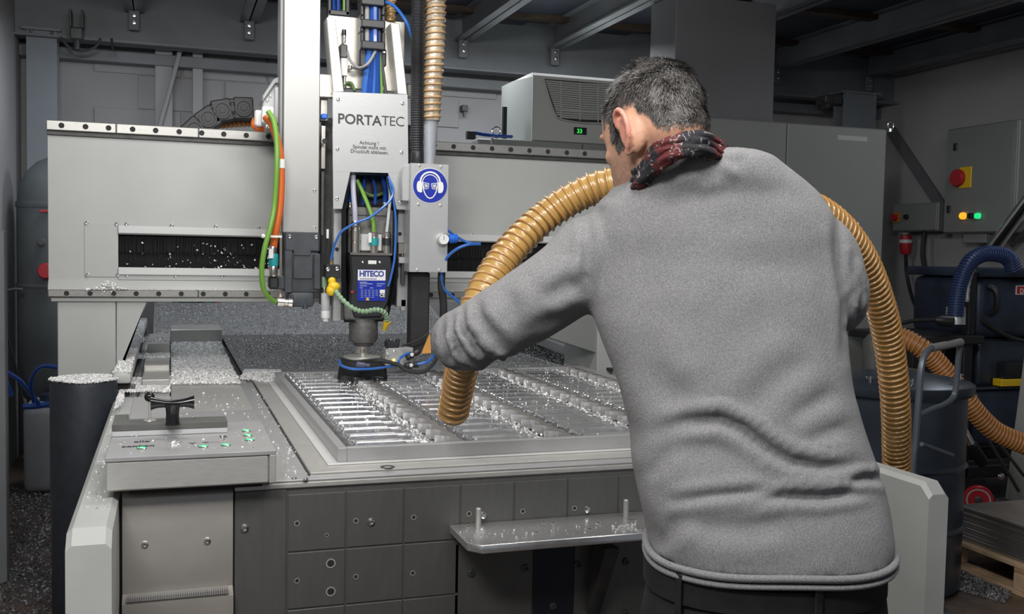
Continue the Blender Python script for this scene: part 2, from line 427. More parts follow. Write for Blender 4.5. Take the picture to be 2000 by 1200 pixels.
joists = [(262, 62, 'leftmost grey joist under the deck, above the pressure tank'), (487, 68, 'grey ceiling joist just left of the bright column casing'),
          (905, 92, 'grey ceiling joist sloping up just right of the clear hose'), (1085, 92, 'grey ceiling joist directly above the cooling unit'),
          (1300, 104, 'grey ceiling joist passing above the head of the man'), (1520, 112, 'grey ceiling joist above the dark sheet metal bulkhead'),
          (1700, 125, 'grey ceiling joist nearest the right wall')]
for px, py, lab in joists:
    x = P(px, py, Y=7.6).x; z0 = gz1-.20
    jo = thing('ceiling_joist', lab, 'joist', (x, 4, z0), 'joists under the deck')
    obj('joist_beam', ibeam_y(x, z0, gz1-.004, 2.4, 7.62), M['beam'], jo)
    mb = MB(); mb.box(x-.035, x+.035, 7.60, 7.622, z0-.13, z0+.02, .003); obj('clip_plate', mb, M['beam'], jo)
    for dz in (-.03, -.08): obj('clip_bolt', MB().lathe((x, 7.6, z0+dz), [(.014, 0), (.014, .016), (.007, .017), (.007, .035)], 8, (0, -1, 0)), M['chrome'], jo)
# cross beam at the top right, nearer
a, b = P(1560, -6, Z=2.95), P(2100, 40, Z=2.95)
cb = MB(); cb.box(2.9, 6.2, 4.25, 4.40, 2.92, 3.1, .006)
tag(obj('cross_beam', cb, M['beam']), 'pale grey cross beam at the top right corner, in front of the joists', 'beam')
# wall girder along the right wall
rb = MB(); z0 = P(1900, 112, X=RX-.1).z
rb.box(RX-.16, RX-.02, 2.4, 7.6, z0, z0+.03, .003); rb.box(RX-.03, RX-.02, 2.4, 7.6, z0, z0+.25); rb.box(RX-.16, RX-.02, 2.4, 7.6, z0+.22, z0+.25, .003)
tag(obj('wall_girder', rb, M['beam']), 'grey girder running along the top of the right wall', 'girder')
# steel posts
def post(name, px0, px1, Y, ztop, lab, dark=False):
    x0, x1 = P(px0, 200, Y=Y).x, P(px1, 200, Y=Y).x
    t = thing(name, lab, 'post', ((x0+x1)/2, Y, 0))
    mb = MB(); mb.box(x0, x1, Y, Y+.012, 0.012, ztop); mb.box(x0, x1, Y+.13, Y+.142, 0.012, ztop); mb.box((x0+x1)/2-.005, (x0+x1)/2+.005, Y+.012, Y+.13, .012, ztop)
    obj('web_and_flanges', mb, M['colu'], t)
    boxo('cap_plate', M['colu'], t, x0-.03, x1+.03, Y-.03, Y+.17, ztop, ztop+.02)
    boxo('base_plate', M['colu'], t, x0-.04, x1+.04, Y-.03, Y+.18, 0, .014)
    for s in (x0+.03, x1-.03): obj('cap_bolt', MB().lathe((s, Y-.01, ztop), [(.011, 0), (.011, -.02), (.006, -.021), (.006, -.045)], 8), M['chrome'], t)
    return t
post('steel_post', 52, 112, 7.68, P(80, 60, Y=7.68).z, 'blue grey steel post in the left back corner behind the pressure tank')
post('steel_post', 1648, 1712, 7.45, P(1690, 185, Y=7.45).z, 'dark steel post in the right back corner above the big cabinet')
# beam clamp trolley hanging on the girder
bx = P(150, 50, Y=7.55)
tr = thing('beam_clamp', 'dark beam clamp with two jaws on the girder at top left', 'clamp', bx)
obj('jaw', MB().box(bx.x-.045, bx.x-.03, 7.5, 7.6, bx.z-.02, bx.z+.1, .003), M['dgrey'], tr)
obj('jaw', MB().box(bx.x+.03, bx.x+.045, 7.5, 7.6, bx.z-.02, bx.z+.1, .003), M['dgrey'], tr)
obj('clamp_body', MB().box(bx.x-.04, bx.x+.04, 7.5, 7.6, bx.z-.10, bx.z-.02, .008), M['dgrey'], tr)
obj('spindle_nut', MB().cyl((bx.x, 7.55, bx.z-.16), (bx.x, 7.55, bx.z-.1), .02, 8), M['dgrey'], tr)
bx = P(1625, 195, Y=7.5)
tr = thing('beam_clamp', 'dark clamp under the girder left of the right corner post', 'clamp', bx)
obj('clamp_body', MB().box(bx.x-.1, bx.x+.07, 7.45, 7.6, bx.z-.04, bx.z+.03, .008), M['dgrey'], tr)
obj('jaw', MB().box(bx.x-.08, bx.x-.05, 7.45, 7.55, bx.z-.08, bx.z-.04, .004), M['dgrey'], tr)
# cables on the back wall
w = [P(*q, Y=7.85) for q in ((352, 88), (350, 105), (338, 150), (326, 195), (312, 245), (308, 270))]
tag(obj('wall_conduit', MB().tube(spline(w), .017, 8), M['wall']), 'painted conduit running down the back wall between the two pilasters', 'conduit')
w = [P(*q, Y=7.6) for q in ((118, 72), (135, 92), (160, 100), (185, 92), (197, 75))]
tag(obj('hanging_cable', MB().tube(spline(w), .010, 6), M['dgrey']), 'thin dark cable looping under the beam clamp at top left', 'cable')
w = [P(*q, Y=7.6) for q in ((218, 75), (220, 100))]
tag(obj('wall_hook', MB().tube(w, .008, 6), M['dark']), 'short dark rod hanging right of the looped cable', 'hook')
for q, l in (((907, 213), 'small dark bracket on the back wall right of the clear hose'),):
    p = P(*q, Y=7.95); mb = MB().box(p.x-.025, p.x+.025, 7.93, 8.0, p.z-.02, p.z+.03, .004).box(p.x-.008, p.x+.008, 7.94, 7.97, p.z-.06, p.z-.02)
    tag(obj('wall_bracket', mb, M['dgrey']), l, 'bracket')
# teal board low on the back wall, seen under the gantry
X0, X1, Z0, Z1 = PR(347, 560, 425, 606, 7.9)
tb = thing('notice_board', 'dark teal board with a red right edge, on the wall under the gantry', 'board', ((X0+X1)/2, 7.9, Z0-.25))
boxo('board_face', mat('dark teal panel', (.03, .075, .08), .5), tb, X0, X1-.015, 7.88, 7.91, Z0-.25, Z1)
boxo('red_edge', M['red'], tb, X1-.015, X1+.012, 7.88, 7.91, Z0-.25, Z1)
# pressure tank left
TY = 7.25; tc_ = P(112, 500, Y=TY); TR = tc_.x - P(33, 500, Y=TY).x
ztop = P(98, 318, Y=TY).z
tk = thing('pressure_tank', 'tall grey pressure tank with a domed top at the left wall', 'tank', (tc_.x, TY, 0))
pr = [(.06, ztop+.03), (TR*.5, ztop), (TR*.78, ztop-.07), (TR*.94, ztop-.16), (TR, ztop-.28), (TR, .62), (TR*.9, .5), (TR*.5, .4), (.05, .36)]
obj('tank_shell', MB().lathe((tc_.x, TY, 0), pr[::-1], 48), M['tank'], tk)
obj('weld_band', MB().lathe((tc_.x, TY, 0), [(TR+.004, ztop-.30), (TR+.007, ztop-.29), (TR+.007, ztop-.27), (TR+.004, ztop-.26)], 48), M['tank'], tk)
zb = P(60, 560, Y=TY-TR).z
obj('weld_band', MB().lathe((tc_.x, TY, 0), [(TR+.004, zb-.012), (TR+.008, zb-.006), (TR+.008, zb+.006), (TR+.004, zb+.012)], 48), M['tank'], tk)
for a in range(3):
    an = a*2.1+.6; x = tc_.x+math.cos(an)*TR*.75; y = TY+math.sin(an)*TR*.75
    obj('leg', MB().box(x-.03, x+.03, y-.03, y+.03, 0, .55, .004), M['tank'], tk)
p = P(90, 413, Y=TY-TR*.9)
obj('red_lever', MB().box(p.x-.035, p.x+.06, p.y-.05, p.y-.03, p.z-.007, p.z+.007, .003), M['red'], tk)
p = P(82, 474, Y=TY-TR*.9)
obj('drain_plug', MB().lathe((p.x, p.y, p.z), [(.03, -.02), (.03, .02), (.017, .022), (.017, .05)], 10, (0, -1, 0)), M['dgrey'], tk)
p = P(92, 529, Y=TY-TR*.95)
kn = MB().lathe((p.x, p.y+.02, p.z), [(.012, 0), (.012, .06), (.045, .062), (.05, .08), (.05, .10), (.042, .11)], 20, (0, -1, 0))
tag(obj('round_knob', kn, M['red'], tk), 'red round knob')
# white canister with blue tubes
p0 = P(45, 950, Z=0); p1 = P(150, 790, Y=p0.y)
cn = thing('canister', 'pale plastic canister on the floor below the pressure tank', 'canister', (p0.x+.2, p0.y, 0))
CNY = 6.52; X0 = P(44, 870, Y=CNY).x; ct = P(80, 795, Y=CNY).z
obj('body', MB().box(X0, X0+.42, CNY, CNY+.3, 0.0, ct, .05, 3), M['jerry'], cn)
obj('shoulder_rim', MB().box(X0+.02, X0+.40, CNY+.02, CNY+.28, ct-.02, ct+.02, .015, 2), M['jerry'], cn)
obj('screw_cap', MB().lathe((X0+.13, CNY+.12, ct), [(.05, .01), (.05, .06), (.04, .065)], 20), M['navy'], cn)
for pts, l in (([(8, 735, 6.4), (14, 728, 6.4), (40, 745, 6.4), (62, 772, 6.42), (75, 788, 6.45)], 'blue air tube dropping from the left into the canister'),
               ([(23, 775, 6.35), (14, 750, 6.35), (6, 735, 6.35)], 'short blue tube end dangling at the far left edge'),
               ([(112, 718, 6.3), (85, 716, 6.3), (68, 728, 6.3), (60, 752, 6.32), (66, 786, 6.38)], 'blue air tube arching over the canister from the gantry leg')):
    tag(ytube('air_tube', M['dbluetube'], None, pts, .012), l, 'tube')
tag(ytube('air_tube', M['dbluetube'], None, [(45, 795, 6.48), (70, 794, 6.48), (95, 790, 6.48), (118, 786, 6.48)], .018), 'thick blue tube lying along the canister top', 'tube')
# rods leaning by the left wall, narrow door frame at the left edge
w = [P(*q, Y=6.9) for q in ((2, 570), (30, 565), (45, 566))]
tag(obj('wall_rail', MB().tube(w, .012, 6), M['dgrey']), 'dark rail along the left wall beside the tank', 'rail')
tag(ytube('wall_cable', M['dark'], None, [(0, 600, 6.6), (12, 650, 6.6), (30, 715, 6.6), (45, 790, 6.6)], .008, 6), 'black cable running down the left wall', 'cable')
X0 = P(0, 900, Y=3.6).x; X1 = P(13, 1100, Y=3.6).x
fp = P(8, 1140, Z=0)
tag(obj('door_frame', MB().box(fp.x-.11, fp.x+.012, fp.y, fp.y+.08, 0, 1.55, .003), M['beam']), 'slim grey upright at the extreme left edge of the picture', 'frame')
# diagonal strut on the right wall
def rw(px, py, off=.03): return P(px, py, X=RX-off)
a, b = rw(1738, 255), rw(1842, 412)
st = MB(); d = (b-a).normalized(); n = Vector((0, d.z, -d.y))
st.prism([a+n*.05, b+n*.05, b-n*.05, a-n*.05], (.035, 0, 0)); tag(obj('wall_strut', st, M['duct']), 'dark diagonal strut on the right wall above the small switch box', 'strut')
# ----- boxes on the right wall
def wallbox(name, px, off, lab, cat):
    x0, y0, x1, y1 = px
    p = P((x0+x1)/2, (y0+y1)/2, X=RX-off)
    ya, yb = P(x0, (y0+y1)/2, X=RX-off).y, P(x1, (y0+y1)/2, X=RX-off).y
    za, zb = P((x0+x1)/2, y1, X=RX-off).z, P((x0+x1)/2, y0, X=RX-off).z
    t = thing(name, lab, cat, (RX, (ya+yb)/2, za))
    obj('enclosure', MB().box(RX-off+.012, RX-.002, yb, ya, za, zb, .008), M['cab'], t)
    obj('lid', MB().box(RX-off, RX-off+.012, yb+.008, ya-.008, za+.008, zb-.008, .004), M['cab'], t)
    return t, RX-off
def wknob(t, X, px, py, r, h, m, name='knob'):
    p = P(px, py, X=X); return obj(name, MB().lathe(p, [(r, 0), (r, h*.7), (r*.9, h)], 18, (-1, 0, 0)), m, t)
t1, X1_ = wallbox('switch_box', (1743, 397, 1830, 452), .18, 'small grey switch box on the right wall with an orange switch', 'switch box')
p = P(1752, 425, X=X1_); obj('switch_plate', MB().box(X1_-.012, X1_, p.y-.045, p.y+.045, p.z-.045, p.z+.045, .003), mat('orange plate', (.55, .2, .03), .4), t1)
wknob(t1, X1_-.012, 1749, 425, .03, .03, M['red']); wknob(t1, X1_, 1772, 424, .022, .03, M['black'])
obj('cable_gland', MB().cyl(P(1770, 458, X=X1_+.08), P(1770, 452, X=X1_+.08), .03, 10), M['lgrey'], t1)
obj('cable_gland', MB().cyl(P(1805, 458, X=X1_+.08), P(1805, 452, X=X1_+.08), .02, 10), M['black'], t1)
t2, X2_ = wallbox('control_cabinet', (1845, 243, 1985, 455), .22, 'grey wall control cabinet with red isolator and two lit lamps', 'control cabinet')
p = P(1886, 347, X=X2_); obj('isolator_plate', MB().box(X2_-.012, X2_, p.y-.07, p.y+.06, p.z-.085, p.z+.085, .003), M['yellow'], t2)
wknob(t2, X2_-.012, 1873, 348, .07, .04, M['red'])
p = P(1845, 350, X=X2_+.1); obj('side_handle', MB().ball((X2_+.08, P(1845, 350, X=X2_).y+.02, p.z), (.04, .03, .06)), M['red'], t2)
for q in ((1867, 287), (1854, 409)):
    p = P(*q, X=X2_); obj('door_lock', MB().box(X2_-.012, X2_, p.y-.02, p.y+.02, p.z-.03, p.z+.03, .004), M['black'], t2)
obj('lamp_strip', MB().box(X2_-.006, X2_, P(1918, 422, X=X2_).y, P(1878, 422, X=X2_).y, P(1898, 430, X=X2_).z, P(1898, 412, X=X2_).z, .002), M['grey'], t2)
tag(wknob(t2, X2_-.006, 1883, 422, .028, .03, mat('orange indicator', (1, .35, .02), .3, emit=1.3), 'indicator_lamp'), 'glowing orange indicator lamp')
wknob(t2, X2_-.006, 1898, 422, .024, .03, M['black'])
tag(wknob(t2, X2_-.006, 1912, 422, .024, .03, mat('green indicator', (.02, .8, .25), .3, emit=.8), 'indicator_lamp'), 'glowing green indicator lamp')
obj('hinge_strip', MB().box(X2_-.004, X2_, P(1982, 340, X=X2_).y, P(1975, 340, X=X2_).y, P(1980, 452, X=X2_).z, P(1980, 250, X=X2_).z), M['grey'], t2)
obj('cable_duct', MB().box(X2_+.05, X2_+.18, P(1935, 470, X=X2_+.1).y, P(1890, 470, X=X2_+.1).y, P(1910, 475, X=X2_+.1).z, P(1910, 455, X=X2_+.1).z, .004), M['grey'], t2)
# red CEE plug and cables
p = P(1769, 475, X=X1_+.08)
pl = thing('power_plug', 'red industrial plug hanging under the small switch box', 'plug', p)
obj('plug_body', MB().lathe(p, [(.035, -.10), (.05, -.06), (.052, .03), (.045, .07)], 16), M['red'], pl)
obj('collar', MB().lathe(p, [(.056, .0), (.056, .03)], 16), M['white'], pl)
tag(obj('black_cable', MB().tube(spline([P(1769, 495, X=X1_+.08), P(1772, 540, X=X1_+.1), P(1785, 590, X=X1_+.05), P(1808, 624, X=X1_-.05)]), .016, 8), M['black']), 'black cable hanging straight down from the red plug', 'cable')
tag(obj('black_cable', MB().tube(spline([P(1805, 460, X=X1_+.08), P(1803, 500, X=X1_+.06), P(1812, 540, X=X1_+.03), P(1835, 568, X=X1_-.05), P(1868, 575, X=X1_-.15)]), .022, 8), M['black']), 'thick black cable looping from the small switch box to the vacuum', 'cable')
# ---------------------------------------------------------------- machine bed
BZ = .90; FY = 2.575
bed = thing('machine_bed', 'grey steel bed of the milling machine with scored front plate and white side guards', 'machine bed', (.9, 4.2, 0))
XL0, XL1, XR0, XR1 = -.205, -.115, 1.925, 1.99
obj('bed_block', MB().box(XL1, XR0, FY+.03, 7.6, .05, BZ-.012), M['dgrey'], bed)
def guard(x0, x1, y0, y1, name, ch=.03, hs=.012):
    # long board on edge, chamfered top edges and chamfered front top corner
    def ring(x, i):
        return [Vector((x, y0, 0)), Vector((x, y1, 0)), Vector((x, y1, BZ-i)), Vector((x, y0+ch+i*.3, BZ-i)), Vector((x, y0, BZ-ch-i))]
    mb = MB(); mb.rings([ring(x0, hs), ring(x0+hs, 0), ring(x1-hs, 0), ring(x1, hs)])
    return obj(name, mb, M['guard'], bed, smooth=20)
tag(guard(XL0, XL1, 2.24, 7.2, 'side_guard'), 'white painted side guard at the left')
tag(guard(XR0, XR1, 2.15, 7.2, 'side_guard'), 'white painted side guard at the right')
# stainless cover left of the front plate
xs0, xs1 = -.108, P(455, 1050, Y=FY).x
mb = MB(); R = .018
prof = [(FY+.2, BZ-.004), (FY+R-.005, BZ-.004), (FY+R*.3, BZ-R*.3-.004), (FY, BZ-R-.004), (FY, .66), (FY-.028, .655), (FY-.03, .64), (FY-.03, .05), (FY+.2, .05)]
zb = P(340, 1163, Y=FY).z
prof = [(y, (zb+.012 if z == .66 else zb-.004 if z == .655 else zb-.02 if z == .64 else z)) for y, z in prof]
mb.prism([Vector((xs0, y, z)) for y, z in prof], (xs1-xs0, 0, 0)); obj('stainless_cover', mb, M['stainless'], bed, smooth=50)
for q in ((283, 1064), (405, 1057)): screw(P(*q, Y=FY), bed, .009)
mb = MB()
for k in range(46):
    x = xs0+.01+k*(xs1-xs0-.02)/46; mb.box(x, x+.0035, FY-.033, FY, zb+.003, zb+.012)
tag(obj('brush_seal', mb, M['grey'], bed), None, kind='stuff')
# scored front plate
X0 = P(458, 1000, Y=FY).x; XE = XR0-.004
obj('front_plate', MB().box(X0, XE, FY+.004, FY+.05, .05, BZ-.001, .002), M['plate'], bed)
obj('top_lip', MB().box(X0, XE, FY-.004, FY+.16, BZ-.014, BZ+.001, .003), M['steel'], bed)
vx = [P(q, 1000, Y=FY).x for q in (459, 561, 676, 789, 899, 1004, 1108, 1207, 1308, 1402, 1494, 1583, 1668)]
zt = P(600, 964, Y=FY).z; zr = [zt, P(620, 1076, Y=FY).z, P(620, 1187, Y=FY).z]
dz = zr[1]-zr[2]; zr += [zr[2]-dz*k for k in (1, 2, 3)]
for i in range(len(vx)-1):
    a, b = vx[i]+.0022, vx[i+1]-.0022
    if i == 0:
        boxo('plate_panel', M['plate'], bed, a-.002, b, FY, FY+.01, .06, BZ-.016, .0012); continue
    for r in range(5):
        if i >= 4 and r > 0: continue
        boxo('plate_panel', M['plate'], bed, a, b, FY, FY+.01, zr[r+1]+.0022, zr[r]-.0022, .0012)
# lower right field: larger plates
boxo('plate_panel', M['plate'], bed, vx[4]-.012, P(1040, 1150, Y=FY).x, FY, FY+.01, .1, zr[1]-.012, .0015)
boxo('plate_panel', mat('dark navy plate', (.035, .04, .055), .35, .6), bed, P(1042, 1150, Y=FY).x, P(1120, 1150, Y=FY).x, FY-.001, FY+.01, .1, zr[1]-.012, .0015)
boxo('plate_panel', M['plate'], bed, P(1122, 1150, Y=FY).x, XE-.01, FY, FY+.01, .1, zr[1]-.012, .0015)
for q in ((580, 1023, 7), (638, 1046, 5), (695, 1018, 7), (808, 1011, 7), (580, 1135, 7), (695, 1127, 7), (806, 1120, 7), (1021, 999, 7), (1122, 993, 7), (916, 1004, 7)):
    hole(P(q[0], q[1], Y=FY-.0005), bed, q[2]*.00075)
for q in ((646, 1101), (646, 1156)): hole(P(*q, Y=FY-.0005), bed, .0095)
for q in ((478, 1032), (725, 1020), (944, 1007), (1147, 996)): screw(P(*q, Y=FY), bed, .0105)
for q in ((920, 1119), (1025, 1110), (1127, 1103), (1222, 1097), (1080, 1184), (1221, 1198)): screw(P(*q, Y=FY), bed, .0115, m=M['dgrey'])
# bracket under the shelf
a = P(1192, 1072, Y=FY-.08); b = P(1205, 1072, Y=FY-.08)
mb = MB(); pts = [P(1185, 1072, Y=FY-.10), P(1212, 1072, Y=FY-.10), P(1172, 1200, Y=FY-.02), P(1148, 1200, Y=FY-.02)]
mb.prism(pts, (0, .08, 0), .002); obj('shelf_bracket', mb, M['dgrey'], bed)
# dark stepped cover at right inside the guard
p = P(1745, 1112, Y=2.42)
obj('dark_cover', MB().box(XR0-.16, XR0-.004, 2.40, FY+.004, .1, p.z, .006), M['dgrey'], bed)
# front shelf
SZ = .762
sh = thing('front_shelf', 'bright aluminium shelf with two upright pins fixed to the front plate', 'shelf', (1.0, 2.45, SZ-.02))
q0 = P(878, 1030, Z=SZ); q1 = P(919, 1068, Z=SZ); q2 = P(1262, 1045, Z=SZ)
yb = FY-.002; yf = q1.y
x0 = P(878, 1030, Y=yb).x; x1 = 1.36
mb = MB(); mb.prism([Vector((x0, yb, SZ)), Vector((x0+.0, yb-.02, SZ)), Vector((x0+.0, yf+.035, SZ)), Vector((x0+.03, yf, SZ)), Vector((x1, yf, SZ)), Vector((x1, yb, SZ))], (0, 0, -.022), .002)
obj('shelf_plate', mb, M['alu'], sh)
for q in ((934, 1031), (1222, 1013)):
    p = P(*q, Z=SZ); obj('pin', MB().lathe((p.x, p.y, SZ-.001), [(.0075, 0), (.0075, .052), (.006, .054)], 14), M['steel'], sh)
for q in ((915, 1030), (1062, 1021), (1080, 1022), (1048, 1041), (1152, 1034), (1168, 1022)):
    p = P(*q, Z=SZ); hole((p.x, p.y, SZ+.0003), sh, .006, (0, 0, 1))
# table plates on top of bed
tab = thing('table_plate', 'grey ground table plates around the fixture on the bed top', 'table plate', (.9, 4, BZ))
ex = P(480, 760, Z=BZ+.008).x
obj('table_strip', MB().box(X0+.002, XR0-.15, FY-.002, 4.75, BZ+.0015, BZ+.008, .002), M['plate2'], tab)
p0 = P(612, 935, Z=BZ+.012)
gx = p0.x
obj('fixture_plate', MB().box(gx, 1.86, 2.62, 4.56, BZ+.008, BZ+.014, .002), M['steel'], tab)
obj('groove', MB().box(gx-.006, gx-.001, 2.61, 4.56, BZ+.0082, BZ+.0092), M['dark'], tab)
for q in ((548, 826), (575, 936), (597, 937), (512, 938), (505, 755), (585, 845)): screw(P(*q, Z=BZ+.008), tab, .007, (0, 0, 1))
p = P(757, 913, Z=BZ+.014); obj('hex_socket', MB().lathe((p.x, p.y, BZ+.0135), [(.02, 0), (.02, .002), (.012, .002), (.011, -.004)], 16), M['dgrey'], tab)
# telescopic cover strip at the left, x = 0 ... ex
cz = BZ+.022
xa = P(334, 740, Z=cz).x; xb = P(478, 762, Z=cz).x
tc1 = thing('telescopic_cover', 'long ground steel way cover behind the control box, half buried in chips', 'way cover', (.1, 4, BZ))
seg_y = [3.0, 3.62, 4.3, 5.4, 6.7]
for i in range(4):
    z = cz - i*.0035
    obj('cover_plate', MB().box(xa, xb-.004*i, seg_y[i], seg_y[i+1]+.03, z-.006, z, .0015), M['steel' if i else 'plate2'], tc1)
p0, p1 = P(338, 664, Z=cz+.005), P(437, 664, Z=cz+.005)
obj('end_box', MB().box(xa, P(432, 664, Z=cz).x, P(390, 668, Z=cz).y, P(390, 668, Z=cz).y+.4, cz-.01, cz+.075, .004), M['steel'], tc1)
# stepped blocks left of the strip
sb = thing('linear_slide', 'stepped grey steel slide blocks left of the long way cover', 'slide', (-.06, 4.2, BZ))
def hblock(y0p, y1p, zt, m='plate2', xw0=None):
    y0 = P(300, y0p, Z=zt).y; y1 = P(300, y1p, Z=zt).y
    return boxo('slide_block', M[m], sb, -.105 if xw0 is None else xw0, xa-.006, y0, y1, BZ-.002, zt, .003)
hblock(820, 768, .915); hblock(792, 770, .932, 'steel', -.10)
hblock(742, 716, .955, 'steel'); hblock(714, 700, .975, 'steel'); hblock(704, 664, .955, 'plate2'); hblock(672, 652, 1.0, 'steel')
boxo('slide_base', M['plate2'], sb, -.112, xa-.004, 3.0, 6.8, BZ-.002, BZ+.01, .002)
# raised rail cover at far left with end cap
rc = thing('rail_cover', 'slanting grey rail cover with chips on top beside the left gantry leg', 'rail cover', (-.18, 4.8, BZ))
rz = 1.0
ry0 = P(238, 728, Z=rz).y
xr0, xr1 = P(222, 722, Z=rz).x, P(258, 722, Z=rz).x
obj('cover_channel', MB().box(xr0, xr1, ry0, 7.3, rz-.045, rz, .012, 2), M['guard'], rc)
obj('under_rail', MB().box(xr0+.02, xr1-.01, ry0+.03, 7.3, BZ-.01, rz-.04), M['dark'], rc)
mb = MB()
for k in range(14): mb.tube([(xr0+.03+k*.004, ry0+.03, rz-.05), (xr0+.03+k*.004, ry0+.03, rz-.075)], .0014, 4)
tag(obj('wiper_bristle', mb, M['blackm'], rc), None, kind='stuff')
# right side mirror: black gap, sloping cover
rr = thing('rail_cover', 'grey cover with a black slot at the right of the bed, under the arm', 'rail cover', (2.0, 5, BZ))
a0 = P(1050, 662, Z=.93); b0 = P(1190, 715, Z=.93)
obj('black_slot', MB().prism([P(1062, 662, Z=.915), P(1200, 717, Z=.915), P(1196, 728, Z=.915), P(1058, 669, Z=.915)], (0, 0, .012)), M['dark'], rr)
obj('cover_channel', MB().prism([P(1040, 652, Z=.99), P(1100, 654, Z=.99), P(1330, 730, Z=.95), P(1205, 716, Z=.93)], (0, 0, -.06), .004), M['plate2'], rr)
# far end of the bed: sloped chip tray
tray = MB(); z0, z1 = .905, 1.085
tray.prism([Vector((-.10, 6.85, z0)), Vector((-.10, 7.62, z0)), Vector((-.10, 7.62, z1)), Vector((-.10, 7.55, z1))], (2.0, 0, 0))
obj('chip_tray', tray, M['plate2'], bed)
# ---------------------------------------------------------------- control box
BX0, BX1, BY0, BY1, CT = -.142, .250, 2.504, 2.94, 1.0
cbx = thing('control_box', 'grey metal control box with lit green buttons on the left front of the bed', 'control box', (.05, 2.7, BZ))
obj('box_body', MB().box(BX0, BX1-.018, BY0+.003, BY1, BZ+.018, CT-.011, .004), M['steel'], cbx)
obj('side_rail', MB().box(BX1-.017, BX1-.001, BY0, BY1, BZ+.018, CT-.011, .002), M['steel'], cbx)
obj('foot', MB().box(BX0+.05, BX1-.03, BY0+.05, BY1-.05, BZ+.0005, BZ+.018), M['dark'], cbx)
obj('top_plate', MB().box(BX0-.001, BX1, BY0, BY1, CT-.011, CT, .0015), M['plate2'], cbx)
ZR = Matrix.Identity(4)
for px, py in ((277, 877), (397, 874), (441, 871), (481, 843), (484, 852), (488, 861)):
    p = P(px, py, Z=CT)
    bt = obj('push_button', MB().lathe((p.x, p.y, CT-.0005), [(.0125, 0), (.0125, .002), (.0105, .0035), (.0102, .0025), (.0001, .0025)], 22), M['nickel'], cbx)
    tag(obj('lit_ring', MB().lathe((p.x, p.y, CT+.002), [(.0095, 0), (.0095, .0016), (.0065, .0016), (.0065, .0008), (.0001, .0008)], 20), mat('green lit ring', (.02, .55, .16), .3, emit=1.3), bt), None)
    obj('lamp_dot', MB().ball((p.x, p.y-.004, CT+.0025), (.0032, .0032, .002), 8), mat('white led', (1, 1, 1), .3, emit=4), bt)
p = P(275, 864, Z=CT+.001); text('lettering', 'alle', .026, P(277, 864, Z=CT+.0006), M['ink'], cbx, .0008, rot=ZR, spacing=1.05)
text('lettering', 'senken', .026, P(270, 873, Z=CT+.0006), M['ink'], cbx, .0008, rot=ZR, spacing=1.05)
text('lettering', 'Y', .028, P(376, 868, Z=CT+.0006), M['ink'], cbx, .0002, rot=ZR)
text('lettering', 'X', .028, P(436, 854, Z=CT+.0006), M['ink'], cbx, .0002, rot=ZR)
def arrow(a, b, name='printed_arrow'):
    a, b = Vector(a), Vector(b); d = (b-a).normalized(); n = Vector((-d.y, d.x, 0)); w = .0009; mb = MB()
    mb.prism([a+n*w, b+n*w, b-n*w, a-n*w], (0, 0, .0004))
    for s in (1, -1):
        e = b-d*.016+n*s*.008; m_ = (e-b).normalized(); k = Vector((-m_.y, m_.x, 0))*w
        mb.prism([b+k, e+k, e-k, b-k], (0, 0, .0004))
    return obj(name, mb, M['ink'], cbx)
arrow(P(429, 864, Z=CT), P(394, 865, Z=CT)); arrow(P(438, 861, Z=CT), P(437, 854, Z=CT))
# handle plate on the box
hp = thing('fixture_gauge', 'dark steel bar with a black T handle and ball lever lying on the control box', 'handle', (.02, 2.85, CT))
z = CT+.0005
fl = P(219, 853, Z=CT); xh0, xh1 = fl.x, P(444, 845, Z=CT).x; yh = P(330, 850, Z=CT).y
obj('light_base', MB().box(xh0, xh1, yh, yh+.10, z, z+.014, .001), M['lgrey'], hp)
obj('dark_bar', MB().box(xh0, xh1, yh-.002, yh+.085, z+.014, z+.031, .0015), M['plate'], hp)
obj('dark_bar', MB().box(xh0, xh0+.035, yh+.085, yh+.17, z+.014, z+.031, .0015), M['plate'], hp)
obj('light_tail', MB().box(xh0+.035, xa-.002, yh+.087, 3.35, z+.004, z+.02, .002), M['plate2'], hp)
hb = P(337, 829, Z=z+.031)
mb = MB(); mb.lathe((hb.x, hb.y, z+.03), [(.019, 0), (.0175, .006), (.0165, .03), (.018, .045), (.022, .054)], 20)
obj('handle_stem', mb, M['gloss'], hp)
zt_ = z+.03
arc = []
for k in range(13):
    t = -1+k/6; w_ = .0115+.0085*abs(t)**3
    cx, czz = hb.x+t*.054, zt_+.055+.012*t*t-(.010*abs(t)**3)
    arc.append([Vector((cx, hb.y+math.cos(2*math.pi*j/12)*.011, czz+math.sin(2*math.pi*j/12)*w_*.9)) for j in range(12)])
obj('t_grip', MB().rings(arc), M['gloss'], hp)
lb = P(293, 822, Z=z+.031)
lt = P(292, 777, Y=lb.y)
obj('lever_rod', MB().cyl((lb.x, lb.y, z+.03), (lt.x, lb.y, lt.z), .0035, 10), M['steel'], hp)
obj('ball_knob', MB().ball((lt.x, lb.y, lt.z+.002), .0135, 20), M['gloss'], hp)
obj('rod_collar', MB().lathe((lb.x, lb.y, z+.031), [(.017, 0), (.016, .002), (.006, .003)], 18), M['steel'], hp)
